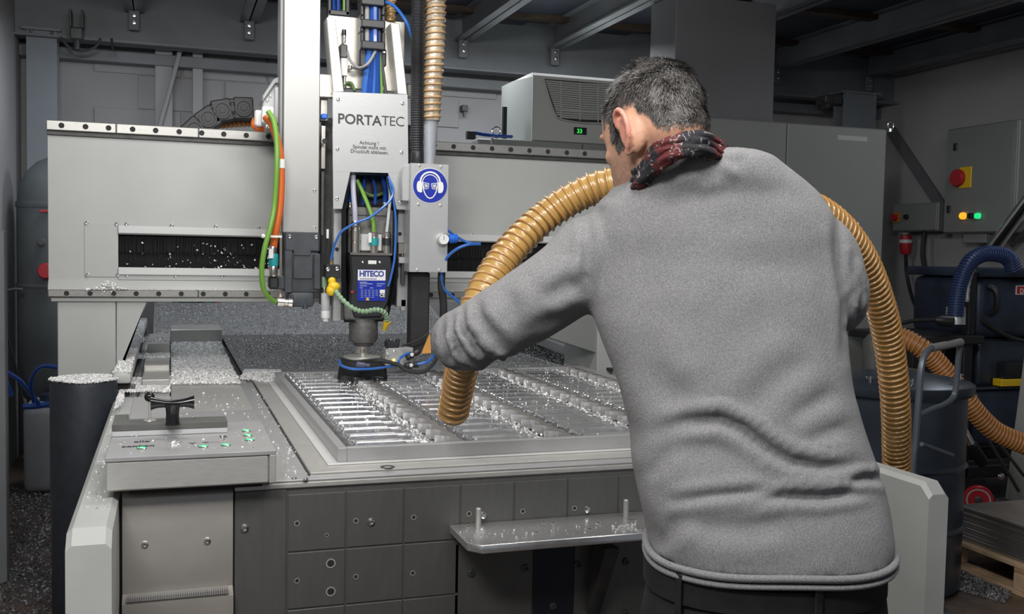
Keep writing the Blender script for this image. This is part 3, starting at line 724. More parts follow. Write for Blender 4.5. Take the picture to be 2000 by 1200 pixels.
# ---------------------------------------------------------------- milled workpiece
WZ0, WZ1 = BZ+.0145, .957
wx0 = P(640, 910, Z=WZ0).x; wy0 = P(640, 910, Z=WZ0).y; wy1 = 4.45; wx1 = 1.93-.05
wp = thing('milled_plate', 'large aluminium plate with rows of milled shiny bars lying on the table', 'workpiece', ((wx0+wx1)/2, (wy0+wy1)/2, WZ0))
rim = .032
obj('base_sheet', MB().box(wx0, wx1, wy0, wy1, WZ0+.0001, WZ0+.0035, .0008), M['sheet'], wp)
wx0 += .030; wy0 += .020; WZ0 += .0036
obj('pocket_floor', MB().box(wx0+.005, wx1-.005, wy0+.005, wy1-.005, WZ0+.0005, WZ0+.004), M['web'], wp)  # dull web tone here puts the dark of the gaps between bars into the colour
obj('rim', MB().box(wx0, wx0+.026, wy0, wy1, WZ0, WZ1, .002), M['plate2'], wp)
obj('rim', MB().box(wx1-.045, wx1, wy0, wy1, WZ0, WZ1, .002), M['plate2'], wp)
obj('rim', MB().box(wx0+.026, wx1-.045, wy0, wy0+.022, WZ0, WZ1, .0015), M['plate2'], wp)
obj('rim', MB().box(wx0+.026, wx1-.045, wy1-.03, wy1, WZ0, WZ1, .002), M['plate2'], wp)
ncol, nrow = 4, 16
cx0 = wx0+.026; cw = (wx1-.045-cx0)/ncol; ry0_ = wy0+.024; rp = (wy1-.03-ry0_)/nrow
H = WZ1-WZ0-.001
def bar_mesh():
    """milled bar: flat tongue with a slot each side, two round bosses at the left end, curved ribbed ramp at the right"""
    mb = MB(); L = cw*.62; w = rp
    mb.box(.030, L, -w*.40, w*.40, 0, H*.60, .0025)
    mb.box(.040, L-.03, -w*.30, w*.34, H*.60-.001, H*.66, .001)
    mb.box(.030, L, w*.425, w*.452, 0, H*.70, .001)
    for dy in (-w*.26, w*.02):
        mb.lathe((.016, dy, 0), [(.0105, 0), (.0105, H*.92), (.009, H*.97), (.006, H*.97), (.0055, H*.8)], 14)
    mb.lathe((.030, w*.30, 0), [(.010, 0), (.010, H*.86), (.005, H*.9)], 12)
    me = bpy.data.meshes.new('milled_bar'); mb.b.to_mesh(me); mb.b.free(); me.shade_smooth(); me.set_sharp_from_angle(angle=.6); me.materials.append(M['aluf']); return me
def ramp_mesh():
    """ribbed curved end of a pocket: terraces of small cutter steps going down to the right"""
    mb = MB(); L = cw*.17; w = rp*.80; n = 7
    for k in range(n):
        t = k/n; x = L*t; z = H*(.64-.40*t**.7); yy = -w*.12*math.sin(t*2.4)
        mb.tube([(x, -w/2+yy, z*.5), (x+.002, 0+yy, z*.96), (x, w/2+yy, z*.5)], .0052, 6)
        mb.box(x-.004, x+.006, -w*.42+yy, w*.42+yy, 0, z*.55)
    me = bpy.data.meshes.new('ribbed_ramp'); mb.b.to_mesh(me); mb.b.free(); me.shade_smooth(); me.set_sharp_from_angle(angle=.6); me.materials.append(M['aluf']); return me
BM, RM = bar_mesh(), ramp_mesh()
for c in range(ncol):
    x = cx0+c*cw
    for r in range(nrow):
        y = ry0_+(r+.5)*rp
        bar = obj('milled_bar', BM, None, wp, (x+.004, y, WZ0+.004))
        obj('ribbed_ramp', RM, None, wp, (x+.004+cw*.62, y, WZ0+.004))
    # scalloped web at the right of each column
    pts = []; ns = 9; xw = x+cw*.955
    for r in range(nrow):
        yc = ry0_+(r+.5)*rp
        for k in range(ns):
            a = -math.pi/2+math.pi*k/ns
            pts.append(Vector((xw-.024-math.cos(a)*-.024 - .0 , yc+math.sin(a)*rp*.49, WZ1-.0005)))
    ye = ry0_+nrow*rp; right = []
    for r in range(nrow-1, -1, -1):
        yc = ry0_+(r+.5)*rp
        for k in range(ns):
            a = math.pi/2-math.pi*k/ns
            right.append(Vector((xw+.016-math.cos(a)*.010, yc+math.sin(a)*rp*.49, WZ1-.0005)))
    # left edge concave bites: mirror the bulge into the web
    left = [Vector((xw-.050+(p.x-(xw-.024))*1.75, p.y, p.z)) for p in pts]
    mb = MB(); ring = left+right
    a_ = [mb.b.verts.new(p) for p in ring]; b_ = [mb.b.verts.new(p-Vector((0, 0, H-.008))) for p in ring]; n_ = len(ring)
    f1 = mb.b.faces.new(a_)
    for i in range(n_): mb.b.faces.new((a_[i], b_[i], b_[(i+1) % n_], a_[(i+1) % n_]))
    bmesh.ops.triangulate(mb.b, faces=[f1]); bmesh.ops.recalc_face_normals(mb.b, faces=mb.b.faces)
    me = bpy.data.meshes.new('scalloped_web'); mb.b.to_mesh(me); mb.b.free()
    me.materials.append(M['web']); me.materials.append(M['alu'])
    for f in me.polygons:
        if abs(f.normal.z) < .5: f.material_index = 1
    obj('scalloped_web', me, None, wp)
# ---------------------------------------------------------------- gantry
GY = 4.6
ga = thing('gantry', 'light grey gantry bridge with brush slots, hole rails and left leg', 'gantry', (.9, 4.9, 0))
gx0 = P(94, 400, Y=GY).x; gx1 = 2.32
gzt = P(400, 262, Y=GY).z; gzb = P(300, 560, Y=GY).z
SX0, SX1, SZ0_, SZ1_ = PR(231, 452, 540, 526, GY); 
sx0 = SX0; s2x1 = P(1010, 490, Y=GY).x
zs1 = P(400, 458, Y=GY).z; zs0 = P(400, 526, Y=GY).z
# beam built around the slot
for nm, x0, x1, z0, z1 in (('beam_face', gx0, gx1, zs1, gzt-.02), ('beam_face', gx0, gx1, gzb, zs0), ('beam_face', gx0, sx0, zs0, zs1), ('beam_face', s2x1+.5, gx1, zs0, zs1)):
    obj(nm, MB().box(x0, x1, GY, GY+.012, z0, z1), M['paint'], ga)
obj('beam_box', MB().box(gx0, gx1, GY+.09, GY+.5, gzb, gzt-.02, .004), M['paint'], ga)
obj('end_plate', MB().box(gx0, gx0+.012, GY+.001, GY+.5, gzb, gzt-.02, .002), M['paint'], ga)
obj('slot_back', MB().box(sx0, s2x1+.5, GY+.06, GY+.09, zs0-.02, zs1+.02), M['dark'], ga)
# bristles in two overlapping curtains
mb = MB(); x = sx0
while x < s2x1+.45:
    l = random.uniform(.0, .012); t = random.uniform(-.004, .004)
    mb.b.faces.new([mb.b.verts.new(Vector(v)) for v in ((x, GY+.02+t, zs1), (x+.004, GY+.02+t, zs1), (x+.004+t, GY+.022, (zs0+zs1)/2-.002-l), (x+t, GY+.022, (zs0+zs1)/2-.002-l))])
    mb.b.faces.new([mb.b.verts.new(Vector(v)) for v in ((x, GY+.035+t, zs0), (x+.004, GY+.035+t, zs0), (x+.004, GY+.04, zs1-.02), (x, GY+.04, zs1-.02))])
    x += .0042
tag(obj('brush_bristle', mb, M['bristle'], ga), 'black brush bristles closing the slot', kind='stuff')
# aluminium profiles above and below the slot
for z0, z1 in ((zs1-.004, zs1+.028), (zs0-.028, zs0+.004)):
    obj('slot_profile', MB().box(sx0, s2x1+.5, GY-.016, GY+.002, z0, z1, .003), M['profile'], ga)
    obj('slot_lip', MB().box(sx0, s2x1+.5, GY-.006, GY+.002, z0-.004 if z0 > 1.5 else z0-.022, z1+.02 if z0 > 1.5 else z1, .002), M['paint'], ga)
for q in ((247, 438), (335, 441), (421, 443), (505, 446), (248, 538), (343, 539), (434, 540), (896, 460), (921, 460), (1000, 463), (1010, 541), (925, 538)): screw(P(*q, Y=GY-.006), ga, .009)
# cover plate left of the slot
X0_, X1_c, Z0_, Z1_ = PR(165, 436, 231, 541, GY)
obj('cover_plate', MB().box(X0_, X1_c, GY-.004, GY+.001, Z0_, Z1_, .001), M['paint'], ga)
for q in ((169, 436), (228, 438), (171, 537), (230, 537)): screw(P(*q, Y=GY-.004), ga, .009)
# upper rail (segments with holes) and lower rail
zu0, zu1 = P(350, 272, Y=GY-.03).z, P(350, 256, Y=GY-.03).z
zu0 = P(350, 267, Y=GY-.03).z; zu1 = P(350, 248, Y=GY-.03).z
obj('rail_seat', MB().box(gx0-.003, gx1, GY-.012, GY+.1, zu0-.018, zu0+.002, .002), M['dgrey'], ga)
cuts = [gx0-.003, P(227, 255, Y=GY-.03).x, P(388, 262, Y=GY-.03).x, P(552, 270, Y=GY-.03).x+.05, P(994, 295, Y=GY-.03).x, gx1]
for a, b in zip(cuts[:-1], cuts[1:]):
    obj('rail_segment', MB().box(a+.0008, b-.0008, GY-.03, GY+.02, zu0, zu1, .003), M['rail'], ga)
for q in ((120, 248), (167, 250), (212, 252), (259, 255), (304, 257), (350, 260), (394, 263), (437, 265), (481, 267), (524, 269), (849, 287), (886, 290), (924, 292), (961, 294), (998, 296), (1034, 298), (1070, 300), (1107, 302), (1142, 304)):
    p = P(q[0], q[1], Y=GY-.0305); hole((p.x, p.y, (zu0+zu1)/2), ga, .0084, rim=False)
zl0, zl1 = P(300, 581, Y=GY-.03).z, P(300, 567, Y=GY-.03).z
obj('ledge', MB().prism([Vector((gx0, GY-.012, gzb+.02)), Vector((gx0, GY+.002, gzb+.03)), Vector((gx0, GY+.002, zl1)), Vector((gx0, GY-.03, zl1))], (gx1-gx0, 0, 0)), M['paint'], ga)
obj('rail_segment', MB().box(gx0, P(387, 570, Y=GY-.03).x, GY-.03, GY+.02, zl0, zl1, .003), M['rail'], ga)
obj('rail_segment', MB().box(P(387, 570, Y=GY-.03).x+.0015, gx1, GY-.03, GY+.02, zl0, zl1, .003), M['rail'], ga)
for q in (130, 176, 222, 266, 310, 354, 397, 440, 481, 524, 842, 884, 926, 968):
    p = P(q, 573, Y=GY-.0305); hole((p.x, p.y, (zl0+zl1)/2), ga, .0078, rim=False)
obj('rail_under', MB().box(gx0+.01, gx1, GY-.012, GY+.45, zl0-.02, zl0, .002), M['paint'], ga)
# left leg, trapezoid, seam
mb = MB(); zl = zl0-.018
a = [P(112, 586, Y=GY), P(288, 590, Y=GY), P(223, 735, Y=GY), P(118, 735, Y=GY)]
xl, xr_, xb_ = a[0].x, a[1].x, a[2].x
lg = [Vector((xl, GY, zl)), Vector((P(226, 586, Y=GY).x, GY, zl)), Vector((P(226, 586, Y=GY).x, GY, .02)), Vector((xl, GY, .02))]
obj('leg_plate', MB().prism(lg, (0, .4, 0), .003), M['paint'], ga)
sx = P(226, 586, Y=GY).x+.002
obj('leg_gusset', MB().prism([Vector((sx, GY+.001, zl)), Vector((xr_, GY+.001, zl)), Vector((xb_+.01, GY+.001, a[2].z)), Vector((sx, GY+.001, a[2].z-.04))], (0, .38, 0), .003), M['paint'], ga)
obj('leg_plate', MB().box(2.03, 2.30, GY, GY+.45, .02, zl, .004), M['paint'], ga)
obj('leg_gusset', MB().prism([P(*q, Y=GY+.02) for q in ((1000, 598), (1200, 604), (1232, 712), (1196, 700), (1035, 648))], (0, .1, 0), .003), M['cab'], ga)
# ---- bellows column in front of the leg
bc = P(165, 742, Y=4.2); r_ = .124
bl = thing('round_column', 'dark round column topped with chips in front of the left gantry leg', 'column', (bc.x, 4.2, 0))
obj('column_tube', MB().lathe((bc.x, 4.2, 0), [(r_*.97, 0), (r_*.97, .5), (r_, .55), (r_, bc.z-.02), (r_*.97, bc.z-.004), (r_*.9, bc.z)], 48), mat('dark blue grey sleeve', (.022, .027, .036), .5, 0, 25, .2), bl)
# ---------------------------------------------------------------- z axis: bright column and servo
CY_ = 4.2
X0, X1, Z0, Z1 = PR(553, 0, 625, 455, CY_)
zc = thing('column_casing', 'tall bright brushed metal casing left of the spindle unit', 'casing', ((X0+X1)/2, CY_, Z0))
X0b = P(553, 300, Y=CY_).x; X1b = P(624, 300, Y=CY_).x
obj('casing_front', MB().box(X0b, X1b, CY_, CY_+.12, Z0, 3.0, .003), M['column'], zc)
obj('casing_side', MB().box(X0b-.012, X0b, CY_+.02, CY_+.13, Z0, 3.0, .003), M['grey'], zc)
obj('casing_seam', MB().box(X0b+.006, X0b+.009, CY_-.001, CY_+.01, Z0, 3.0), M['cover'], zc)
for q in ((614, 372), (614, 445)): screw(P(*q, Y=CY_), zc, .007)
sv = thing('servo_motor', 'anthracite servo motor hanging under the bright column casing', 'motor', ((X0+X1)/2, CY_, P(590, 600, Y=CY_).z))
def PB(nm, m, par, px, dy0, dy1, bev=.003, seg=1):
    X0, X1, Z0, Z1 = PR(*px, CY_+dy0); return obj(nm, MB().box(X0, X1, CY_+dy0, CY_+dy1, Z0, Z1, bev, seg), m, par)
PB('mount_flange', M['servo'], sv, (556, 453, 625, 492), -.005, .13, .006)
PB('motor_body', M['servo'], sv, (556, 492, 624, 572), 0, .12, .01, 2)
PB('body_rib', M['servo'], sv, (556, 490, 571, 572), -.012, .01, .003)
PB('body_rib', M['servo'], sv, (613, 496, 626, 565), -.012, .02, .003)
PB('body_rib', M['servo'], sv, (573, 496, 611, 545), -.008, .01, .003)
PB('name_plate', M['servo'], sv, (574, 489, 607, 499), -.014, .01, .001)
PB('end_cap', M['servo'], sv, (562, 570, 614, 600), .0, .11, .014, 2)
for q in ((570, 590), (596, 597)): obj('cap_boss', MB().lathe(P(*q, Y=CY_+.01), [(.012, -.014), (.012, .03)], 12), M['servo'], sv)
PB('connector_block', M['servo'], sv, (527, 540, 560, 566), .0, .06, .005)
for q in ((566, 462), (618, 463)): screw(P(*q, Y=CY_-.005), sv, .009)
# steel edge strip and tiny fittings between casing and slot
PB('edge_strip', M['nickel'], zc, (546, 452, 551, 600), .03, .05, .001)
# orange and green cables
yc = 4.08
tag(ytube('orange_cable', M['orange'], None, [(499, 233, 4.27), (496, 244, 4.26), (503, 251, 4.25), (514, 252, 4.26)], .013, 10), 'orange cable loop dangling below the white connector', 'cable')
tag(ytube('orange_cable', M['orange'], None, [(519, 228, 4.14), (532, 245, 4.12), (544, 285, 4.10), (549, 330, 4.1), (547, 400, 4.1), (539, 450, 4.1), (534, 483, 4.12)], .0150, 12), 'thick orange cable running down beside the bright casing', 'cable')
tag(ytube('green_cable', M['green'], None, [(523, 217, 4.10), (534, 235, 4.09), (540, 270, 4.07), (541, 320, 4.06), (536, 400, 4.07), (529, 440, 4.06), (516, 490, 4.06), (511, 530, 4.07), (515, 565, 4.09), (527, 583, 4.12), (537, 590, 4.14)], .0105, 10), 'green cable curving down beside the orange one to the motor connector', 'cable')
mb = MB(); p = P(549, 320, Y=4.1); mb.lathe(p, [(.0165, -.018), (.0165, .018)], 12); tag(obj('cable_tag', mb, M['white']), 'white marker sleeve around the orange cable', 'cable marker')
oc = thing('cable_connector', 'round metal connector with teal band at the end of the orange cable', 'connector', P(533, 545, Y=4.13))
def cyl_px(nm, par, x, y0, y1, w, Y, m, seg=20):
    p0, p1 = P(x, y0, Y=Y), P(x, y1, Y=Y); r = w/2/F*yd(x, (y0+y1)/2, Y)
    return obj(nm, MB().lathe((p0.x, Y, p1.z), [(r*.93, 0), (r, .004), (r, p0.z-p1.z-.004), (r*.93, p0.z-p1.z)], seg), m, par)
cyl_px('ferrule', oc, 533, 481, 497, 16, 4.12, M['nickel']); cyl_px('teal_band', oc, 534, 496, 520, 19, 4.12, M['teal']); cyl_px('ferrule', oc, 534, 520, 540, 17, 4.12, M['nickel'])
PBX = lambda nm, m, par, px, Y, d, bev=.003: pbox(nm, m, par, px, Y, d, bev)
PBX('elbow_plug', M['black'], oc, (525, 540, 545, 565), 4.11, .06, .008)
X0, X1, Z0, Z1 = PR(525, 486, 531, 505, 4.09)
mb = MB(); mb.box(X0, X1+.006, 4.09, 4.094, Z0, Z1, .001); tag(obj('cable_flag', mb, M['white'], oc), 'white paper flag')
gc = thing('cable_connector', 'nickel angle connector where the green cable enters the motor', 'connector', P(555, 592, Y=4.15))
a, b = P(540, 590, Y=4.15), P(568, 592, Y=4.15)
obj('ferrule', MB().lathe(a, [(.012, 0), (.02, .004), (.02, .03), (.016, .032), (.016, .045), (.02, .047), (.02, .062)], 16, b-a), M['nickel'], gc)
# cable tie
p = P(530, 462, Y=4.07); mb = MB().box(p.x-.03, p.x+.04, 4.062, 4.066, p.z-.004, p.z+.004).ball((p.x-.032, 4.062, p.z), .009, 8)
tag(obj('cable_tie', mb, M['white']), 'white cable tie around the orange and green cables', 'cable tie')
# grey motor cover/connector housing at the left of casing
ch = thing('connector_housing', 'light grey plastic housing with sloping lid left of the bright casing', 'housing', P(538, 245, Y=4.35))
pts = [P(*q, Y=4.32) for q in ((513, 207), (513, 198), (536, 163), (553, 163), (553, 252), (520, 252))]
obj('housing_body', MB().prism(pts, (0, .14, 0), .004), M['lgrey'], ch)
pts = [P(*q, Y=4.30) for q in ((513, 199), (513, 187), (535, 154), (542, 151), (553, 151), (553, 162), (538, 163))]
obj('sloping_lid', MB().prism(pts, (0, .18, 0), .004), mat('grey lid plastic', (.36, .38, .38), .4), ch)
X0, X1, Z0, Z1 = PR(536, 170, 552, 242, 4.30); obj('front_ridge', MB().box(X0, X1, 4.295, 4.34, Z0, Z1, .008, 2), M['lgrey'], ch)
for q in ((522, 196), (528, 187), (548, 178), (521, 247)): screw(P(*q, Y=4.318 if q[0] != 548 else 4.293), ch, .006)
wc = thing('cable_clamp', 'white plastic double cable clamp above the gantry rail', 'clamp', P(510, 245, Y=4.2))
PBX('clamp_plate', M['white'], wc, (498, 215, 513, 247), 4.22, .06, .006); PBX('clamp_plate', M['white'], wc, (512, 208, 535, 241), 4.15, .05, .005)
# cable chain arch behind the gantry, dark
ec = thing('energy_chain', 'black energy chain arching behind the gantry rail left of the casing', 'cable chain', P(430, 245, Y=4.85))
path = [(372, 262), (388, 246), (410, 230), (434, 216), (465, 212), (497, 212)]
w = spline([P(*q, Y=4.85) for q in path], 6); nl = 8
for k in range(nl):
    i = int(k*(len(w)-1)/nl); c = w[i]; d = (w[min(i+4, len(w)-1)]-c).normalized(); up = Vector((0, -1, 0)).cross(d)*-1
    mb = MB(); h = .048+.003*(k % 2); yo = Vector((0, -.012*(k % 2), 0))
    mb.prism([c+yo-d*.045+up*h, c+yo+d*.045+up*h, c+yo+d*.045-up*h, c+yo-d*.045-up*h], (0, .15, 0), .006)
    mb.lathe(c+yo+Vector((0, -.002, 0)), [(.04, -.0), (.04, .008), (.03, .008), (.028, .004), (.015, .004), (.014, .008)], 18, (0, -1, 0))
    obj('chain_link', mb, M['chain'], ec)
ytube_h = [(425, 246, 4.95), (450, 240, 4.95), (480, 238, 4.95), (512, 236, 4.95)]
# ---------------------------------------------------------------- spindle unit
SY = 4.15
su = thing('spindle_unit', 'spindle carriage with silver cover plate, black spindle and tool', 'spindle', P(720, 700, Y=4.2))
def SB(nm, m, px, Y, d, bev=.002, seg=1, par=None): return pbox(nm, m, par or su, px, Y, d, bev, seg)
SB('back_plate', mat('bright machined plate', (.50, .48, .43), .36, .7, 20, .06, rvar=.03), (640, 36, 790, 175), SY+.12, .02)
SB('rear_frame', M['dgrey'], (628, 240, 800, 596), SY+.18, .05)
SB('lower_plate', M['cover'], (651, 405, 668, 628), SY+.05, .05, .003); SB('lower_plate', M['cover'], (776, 405, 798, 600), SY+.05, .05, .003)
# side stiffener, left and right of the open top
for pts in (((638, 33), (655, 36), (672, 180), (650, 180)), ((763, 44), (780, 45), (796, 186), (776, 184))):
    obj('stiffener', MB().prism([P(*q, Y=SY+.02) for q in pts], (0, .1, 0), .003), M['steel'], su)
# silver cover with the tapered opening
mb = MB()
for quad in ([(650, 179), (796, 185), (797.5, 338), (758, 338), (684, 336), (650.5, 335)], [(650.5, 335.2), (684, 336.2), (668, 408), (651, 408)], [(758, 338.2), (797.5, 338.2), (799, 410), (775, 409)]):
    mb.prism([P(*q, Y=SY) for q in quad], (0, .012, 0))
cvr = obj('cover_panel', mb, M['cover'], su, smooth=None)
for q in ((660, 194), (786, 202), (659, 291), (784, 298), (658, 388), (782, 395)): screw(P(*q, Y=SY), su, .008)
d0 = P(660, 238, Y=SY-.001)
text('lettering', 'PORTA', .0575, P(659, 240.5, Y=SY-.0012), M['ink'], cvr, .0008, 'LEFT', spacing=.98)
text('lettering', 'TEC', .0575, P(744.5, 244.5, Y=SY-.0012), M['ink'], cvr, -.0004, 'LEFT', spacing=.92)
for i, t in enumerate(('Achtung !', 'Spindel nicht mit', 'Druckluft abblasen.')):
    text('lettering', t, .0205, P(721+i*.5, 282.5+i*8.7, Y=SY-.0012), M['ink'], cvr, 0)
# black tapered recess walls round the spindle
rec = MB()
poly = [(683, 336), (757, 338), (775, 408), (778, 540), (757, 628), (672, 630), (666, 540), (667, 410)]
inner = [(687, 342), (754, 344), (768, 410), (768, 545), (752, 622), (680, 622), (676, 540), (676, 410)]
A = [P(*q, Y=SY+.001) for q in poly]; Bp = [P(*q, Y=SY+.04) for q in inner]; C_ = [P(*q, Y=SY+.13) for q in inner]
n_ = len(A); va = [rec.b.verts.new(p) for p in A]; vb = [rec.b.verts.new(p) for p in Bp]; vc = [rec.b.verts.new(p) for p in C_]
for R1, R2 in ((va, vb), (vb, vc)):
    for i in range(n_):
        if R1 is va and i == 4: pass
        rec.b.faces.new((R1[i], R1[(i+1) % n_], R2[(i+1) % n_], R2[i]))
rec.b.faces.new(vc)
obj('recess', rec, mat('satin black lining', (.02, .022, .026), .35), su, smooth=None)
# spindle: grey upper housing with connectors, black body, nose, collet
SB('upper_housing', M['housing'], (681, 408, 769, 500), SY+.045, .07, .006)
SB('housing_step', M['housing'], (683, 405, 760, 422), SY+.04, .07, .004)
body = [(682, 497), (764, 497), (768, 540), (760, 590), (745, 622), (690, 622), (682, 590), (686, 540)]
bd = obj('spindle_body', MB().prism([P(*q, Y=SY-.005) for q in body], (0, .14, 0), .008), M['black'], su)
SB('connector_deck', M['nickel'], (684, 494, 766, 499), SY-.01, .06, .001)
# label
X0, X1, Z0, Z1 = PR(698, 527, 753, 588, SY-.006)
lb = obj('name_plate', MB().box(X0, X1, SY-.0075, SY-.005, Z0, Z1), M['blue'], su)
zm = P(725, 548, Y=SY-.006).z
obj('label_field', MB().box(X0+.001, X1-.001, SY-.0085, SY-.0074, zm, Z1-.001), M['white'], lb)
text('lettering', 'HITECO', .0305, P(726, 540, Y=SY-.0092), M['inkb'], lb, .0011, spacing=.92, squash=1.05)
def line(par, x0, x1, y, h, m, Y):
    a, b, z0, z1 = PR(x0, y-h/2, x1, y+h/2, Y); return a, b, z0, z1
mbw, mbd = MB(), MB()
for y, x0, x1 in ((545, 702, 735),): a, b, z0, z1 = line(0, x0, x1, y, 1.2, 0, SY); mbd.box(a, b, SY-.0090, SY-.0084, z0, z1)
for y, x0, x1 in ((551.5, 702, 716), (554.5, 702, 727), (554.5, 735, 751), (558.5, 702, 716), (558.5, 735, 745), (562.5, 702, 708), (562.5, 722, 728)):
    a, b, z0, z1 = line(0, x0, x1, y, 1.3, 0, SY); mbw.box(a, b, SY-.0082, SY-.0074, z0, z1)
for r in range(5):
    y = 567+r*3.4
    for c in range(5 if r < 4 else 4):
        x0 = 704+c*7.2
        a, b, z0, z1 = line(0, x0, x0+4.6, y, .9, 0, SY); mbw.box(a, b, SY-.0082, SY-.0074, z0, z1)
tag(obj('printed_rows', mbw, mat('label print', (.35, .4, .6), .5), lb), None, kind='stuff'); tag(obj('printed_rows', mbd, M['inkb'], lb), None, kind='stuff')
a, b, z0, z1 = PR(741, 566, 751, 573, SY); obj('label_box', MB().box(a, b, SY-.0085, SY-.0074, z0, z1), M['white'], lb)
a, b, z0, z1 = PR(741, 573.5, 752, 581.5, SY); obj('label_box', MB().box(a, b, SY-.0085, SY-.0074, z0, z1), M['ink'], lb)
text('lettering', 'CE', .019, P(746.5, 580.4, Y=SY-.009), M['white'], lb, .0004)
mb = MB(); c = P(718, 585, Y=SY-.0085); mb.prism([c+Vector((-.008, 0, -.004)), c+Vector((.008, 0, -.004)), c+Vector((0, 0, .010))], (0, .001, 0)); obj('warning_triangle', mb, M['yellow'], lb)
a, b, z0, z1 = PR(719, 509, 735, 516, SY-.005); obj('small_label', MB().box(a, b, SY-.0065, SY-.005, z0, z1), M['white'], su)
for q in ((709, 512), (742, 512)): screw(P(*q, Y=SY-.005), su, .006)
p = P(688, 571, Y=SY-.005); screw(p, su, .006, m=M['red'], name='red_button')
# nose
def LT(nm, m, x, prof, Y=4.2, seg=36):
    """lathe, profile of (pixel half width, pixel y) at column x"""
    c = P(x, prof[0][1], Y=Y); pr = []
    for w_, y in prof: pr.append((w_/F*yd(x, y, Y), P(x, y, Y=Y).z-c.z))
    return obj(nm, MB().lathe((c.x, Y, c.z), pr[::-1], seg), m, su)
SB('nose_collar', M['housing'], (669, 592, 760, 628), SY+.0, .12, .02, 3)
LT('nose', M['housing'], 710, [(27, 622), (28, 628), (28, 660), (25, 668), (21, 670)])
LT('nose_step', M['dgrey'], 710, [(20, 668), (19, 674), (15, 676)])
LT('collet_nut', M['nickel'], 709, [(13, 674), (13, 696), (12, 700)])
# tool ring with dust skirt
rg = LT('suction_ring', M['blackm'], 708, [(30, 697), (41, 701), (43, 712), (44, 722), (41, 731), (20, 735)])
LT('ring_top', mat('pale ring', (.36, .36, .34), .4, .3), 708, [(18, 692), (36, 695), (38, 700), (36, 704), (30, 704)])
LT('cutter', M['steel'], 709, [(7, 700), (7, 738), (5, 741)])
mb = MB(); c = P(708, 727, Y=4.2)
for k in range(110):
    a = 2*math.pi*k/110; r1 = .098; mb.tube([(c.x+math.cos(a)*r1, c.y+math.sin(a)*r1, c.z+.02), (c.x+math.cos(a)*(r1+.006), c.y+math.sin(a)*(r1+.006), c.z-.028)], .0016, 3)
tag(obj('skirt_bristle', mb, M['blackm'], su), 'black bristle skirt', kind='stuff')
# connectors on the spindle
for x, yt, w_, band, lab in ((694, 432, 19, None, 'tall nickel connector'), (730, 453, 17, 'teal', 'nickel connector with teal band'), (755, 453, 16, 'black', 'nickel connector with black band')):
    c = P(x, 496, Y=SY+.015); s_ = yd(x, 470, SY)/F; h = (496-yt)*s_; r = w_/2*s_
    cn_ = obj('plug_connector', MB().lathe(c, [(r*.9, 0), (r, .002), (r, h*.35), (r*.9, h*.36), (r*.9, h*.40), (r*1.02, h*.41), (r*1.02, h*.72), (r*.92, h*.73), (r*.92, h*.76), (r, h*.78), (r, h*.93), (r*.7, h)], 20), M['nickel'], su)
    tag(cn_, lab)
    if band: obj('colour_band', MB().lathe(c, [(r*1.08, h*.38), (r*1.08, h*.72)], 20), M[band], cn_)
a, b, z0, z1 = PR(704, 458, 745, 490, SY+.03); obj('pale_box', MB().box(a, b, SY+.02, SY+.06, z0, z1, .003), M['lgrey'], su)
X0, X1, Z0, Z1 = PR(720, 455, 726, 474, SY-.01); obj('paper_flag', MB().box(X0, X1, SY-.008, SY-.006, Z0, Z1), M['white'], su)
# cables into the connectors
ytube('signal_cable', M['lilac'], su, [(690, 336, SY+.05), (690, 370, SY+.03), (693, 410, SY+.015), (694, 436, SY+.015)], .0108, 10)
ytube('signal_cable', M['green'], su, [(697, 352, SY+.06), (708, 375, SY+.045), (722, 410, SY+.02), (729, 435, SY+.015), (730, 456, SY+.015)], .0088, 10)
ytube('signal_cable', M['lgrey'], su, [(757, 345, SY+.06), (762, 380, SY+.04), (759, 420, SY+.02), (755, 456, SY+.015)], .0068, 10)
ytube('signal_cable', M['dgreen'], su, [(712, 376, SY+.1), (728, 383, SY+.09), (748, 378, SY+.1)], .008, 8)
for x, y0 in ((684, 396), (709, 402), (732, 400), (752, 396)):
    r = .009 if x != 752 else .014
    t_ = ytube('air_hose', M['dbluetube'], su, [(x+(4 if x < 720 else -6), 340, SY+.11), (x+1, 370, SY+.09), (x, y0, SY+.07)], r*.8, 8)
    c = P(x, y0+9, Y=SY+.065); obj('hose_fitting', MB().lathe(c, [(r*1.1, -.012), (r*1.15, .008), (r*.9, .012), (r*1.3, .013), (r*1.3, .02), (r*.8, .022)], 14), M['nickel'] if x in (684, 752) else M['gloss'], su)
# thin blue air line swinging across the opening down to the nozzle block
tag(ytube('blue_air_line', M['bluetube'], None, [(758, 345, SY-.004), (768, 370, SY-.02), (763, 390, SY-.035), (745, 408, SY-.045), (722, 425, SY-.045), (695, 436, SY-.04), (668, 452, SY-.03), (655, 475, SY-.02), (648, 500, SY-.01), (647, 508, SY-.005)], .0052, 8, 8), 'thin blue air line swinging across the spindle opening', 'tube')
tag(ytube('blue_air_line', M['bluetube'], None, [(760, 352, SY-.005), (770, 400, SY-.016), (773, 440, SY-.016), (771, 500, SY-.016), (764, 540, SY-.014), (758, 560, SY-.012)], .0050, 8, 8), 'thin blue air line running down the right side of the black spindle', 'tube')
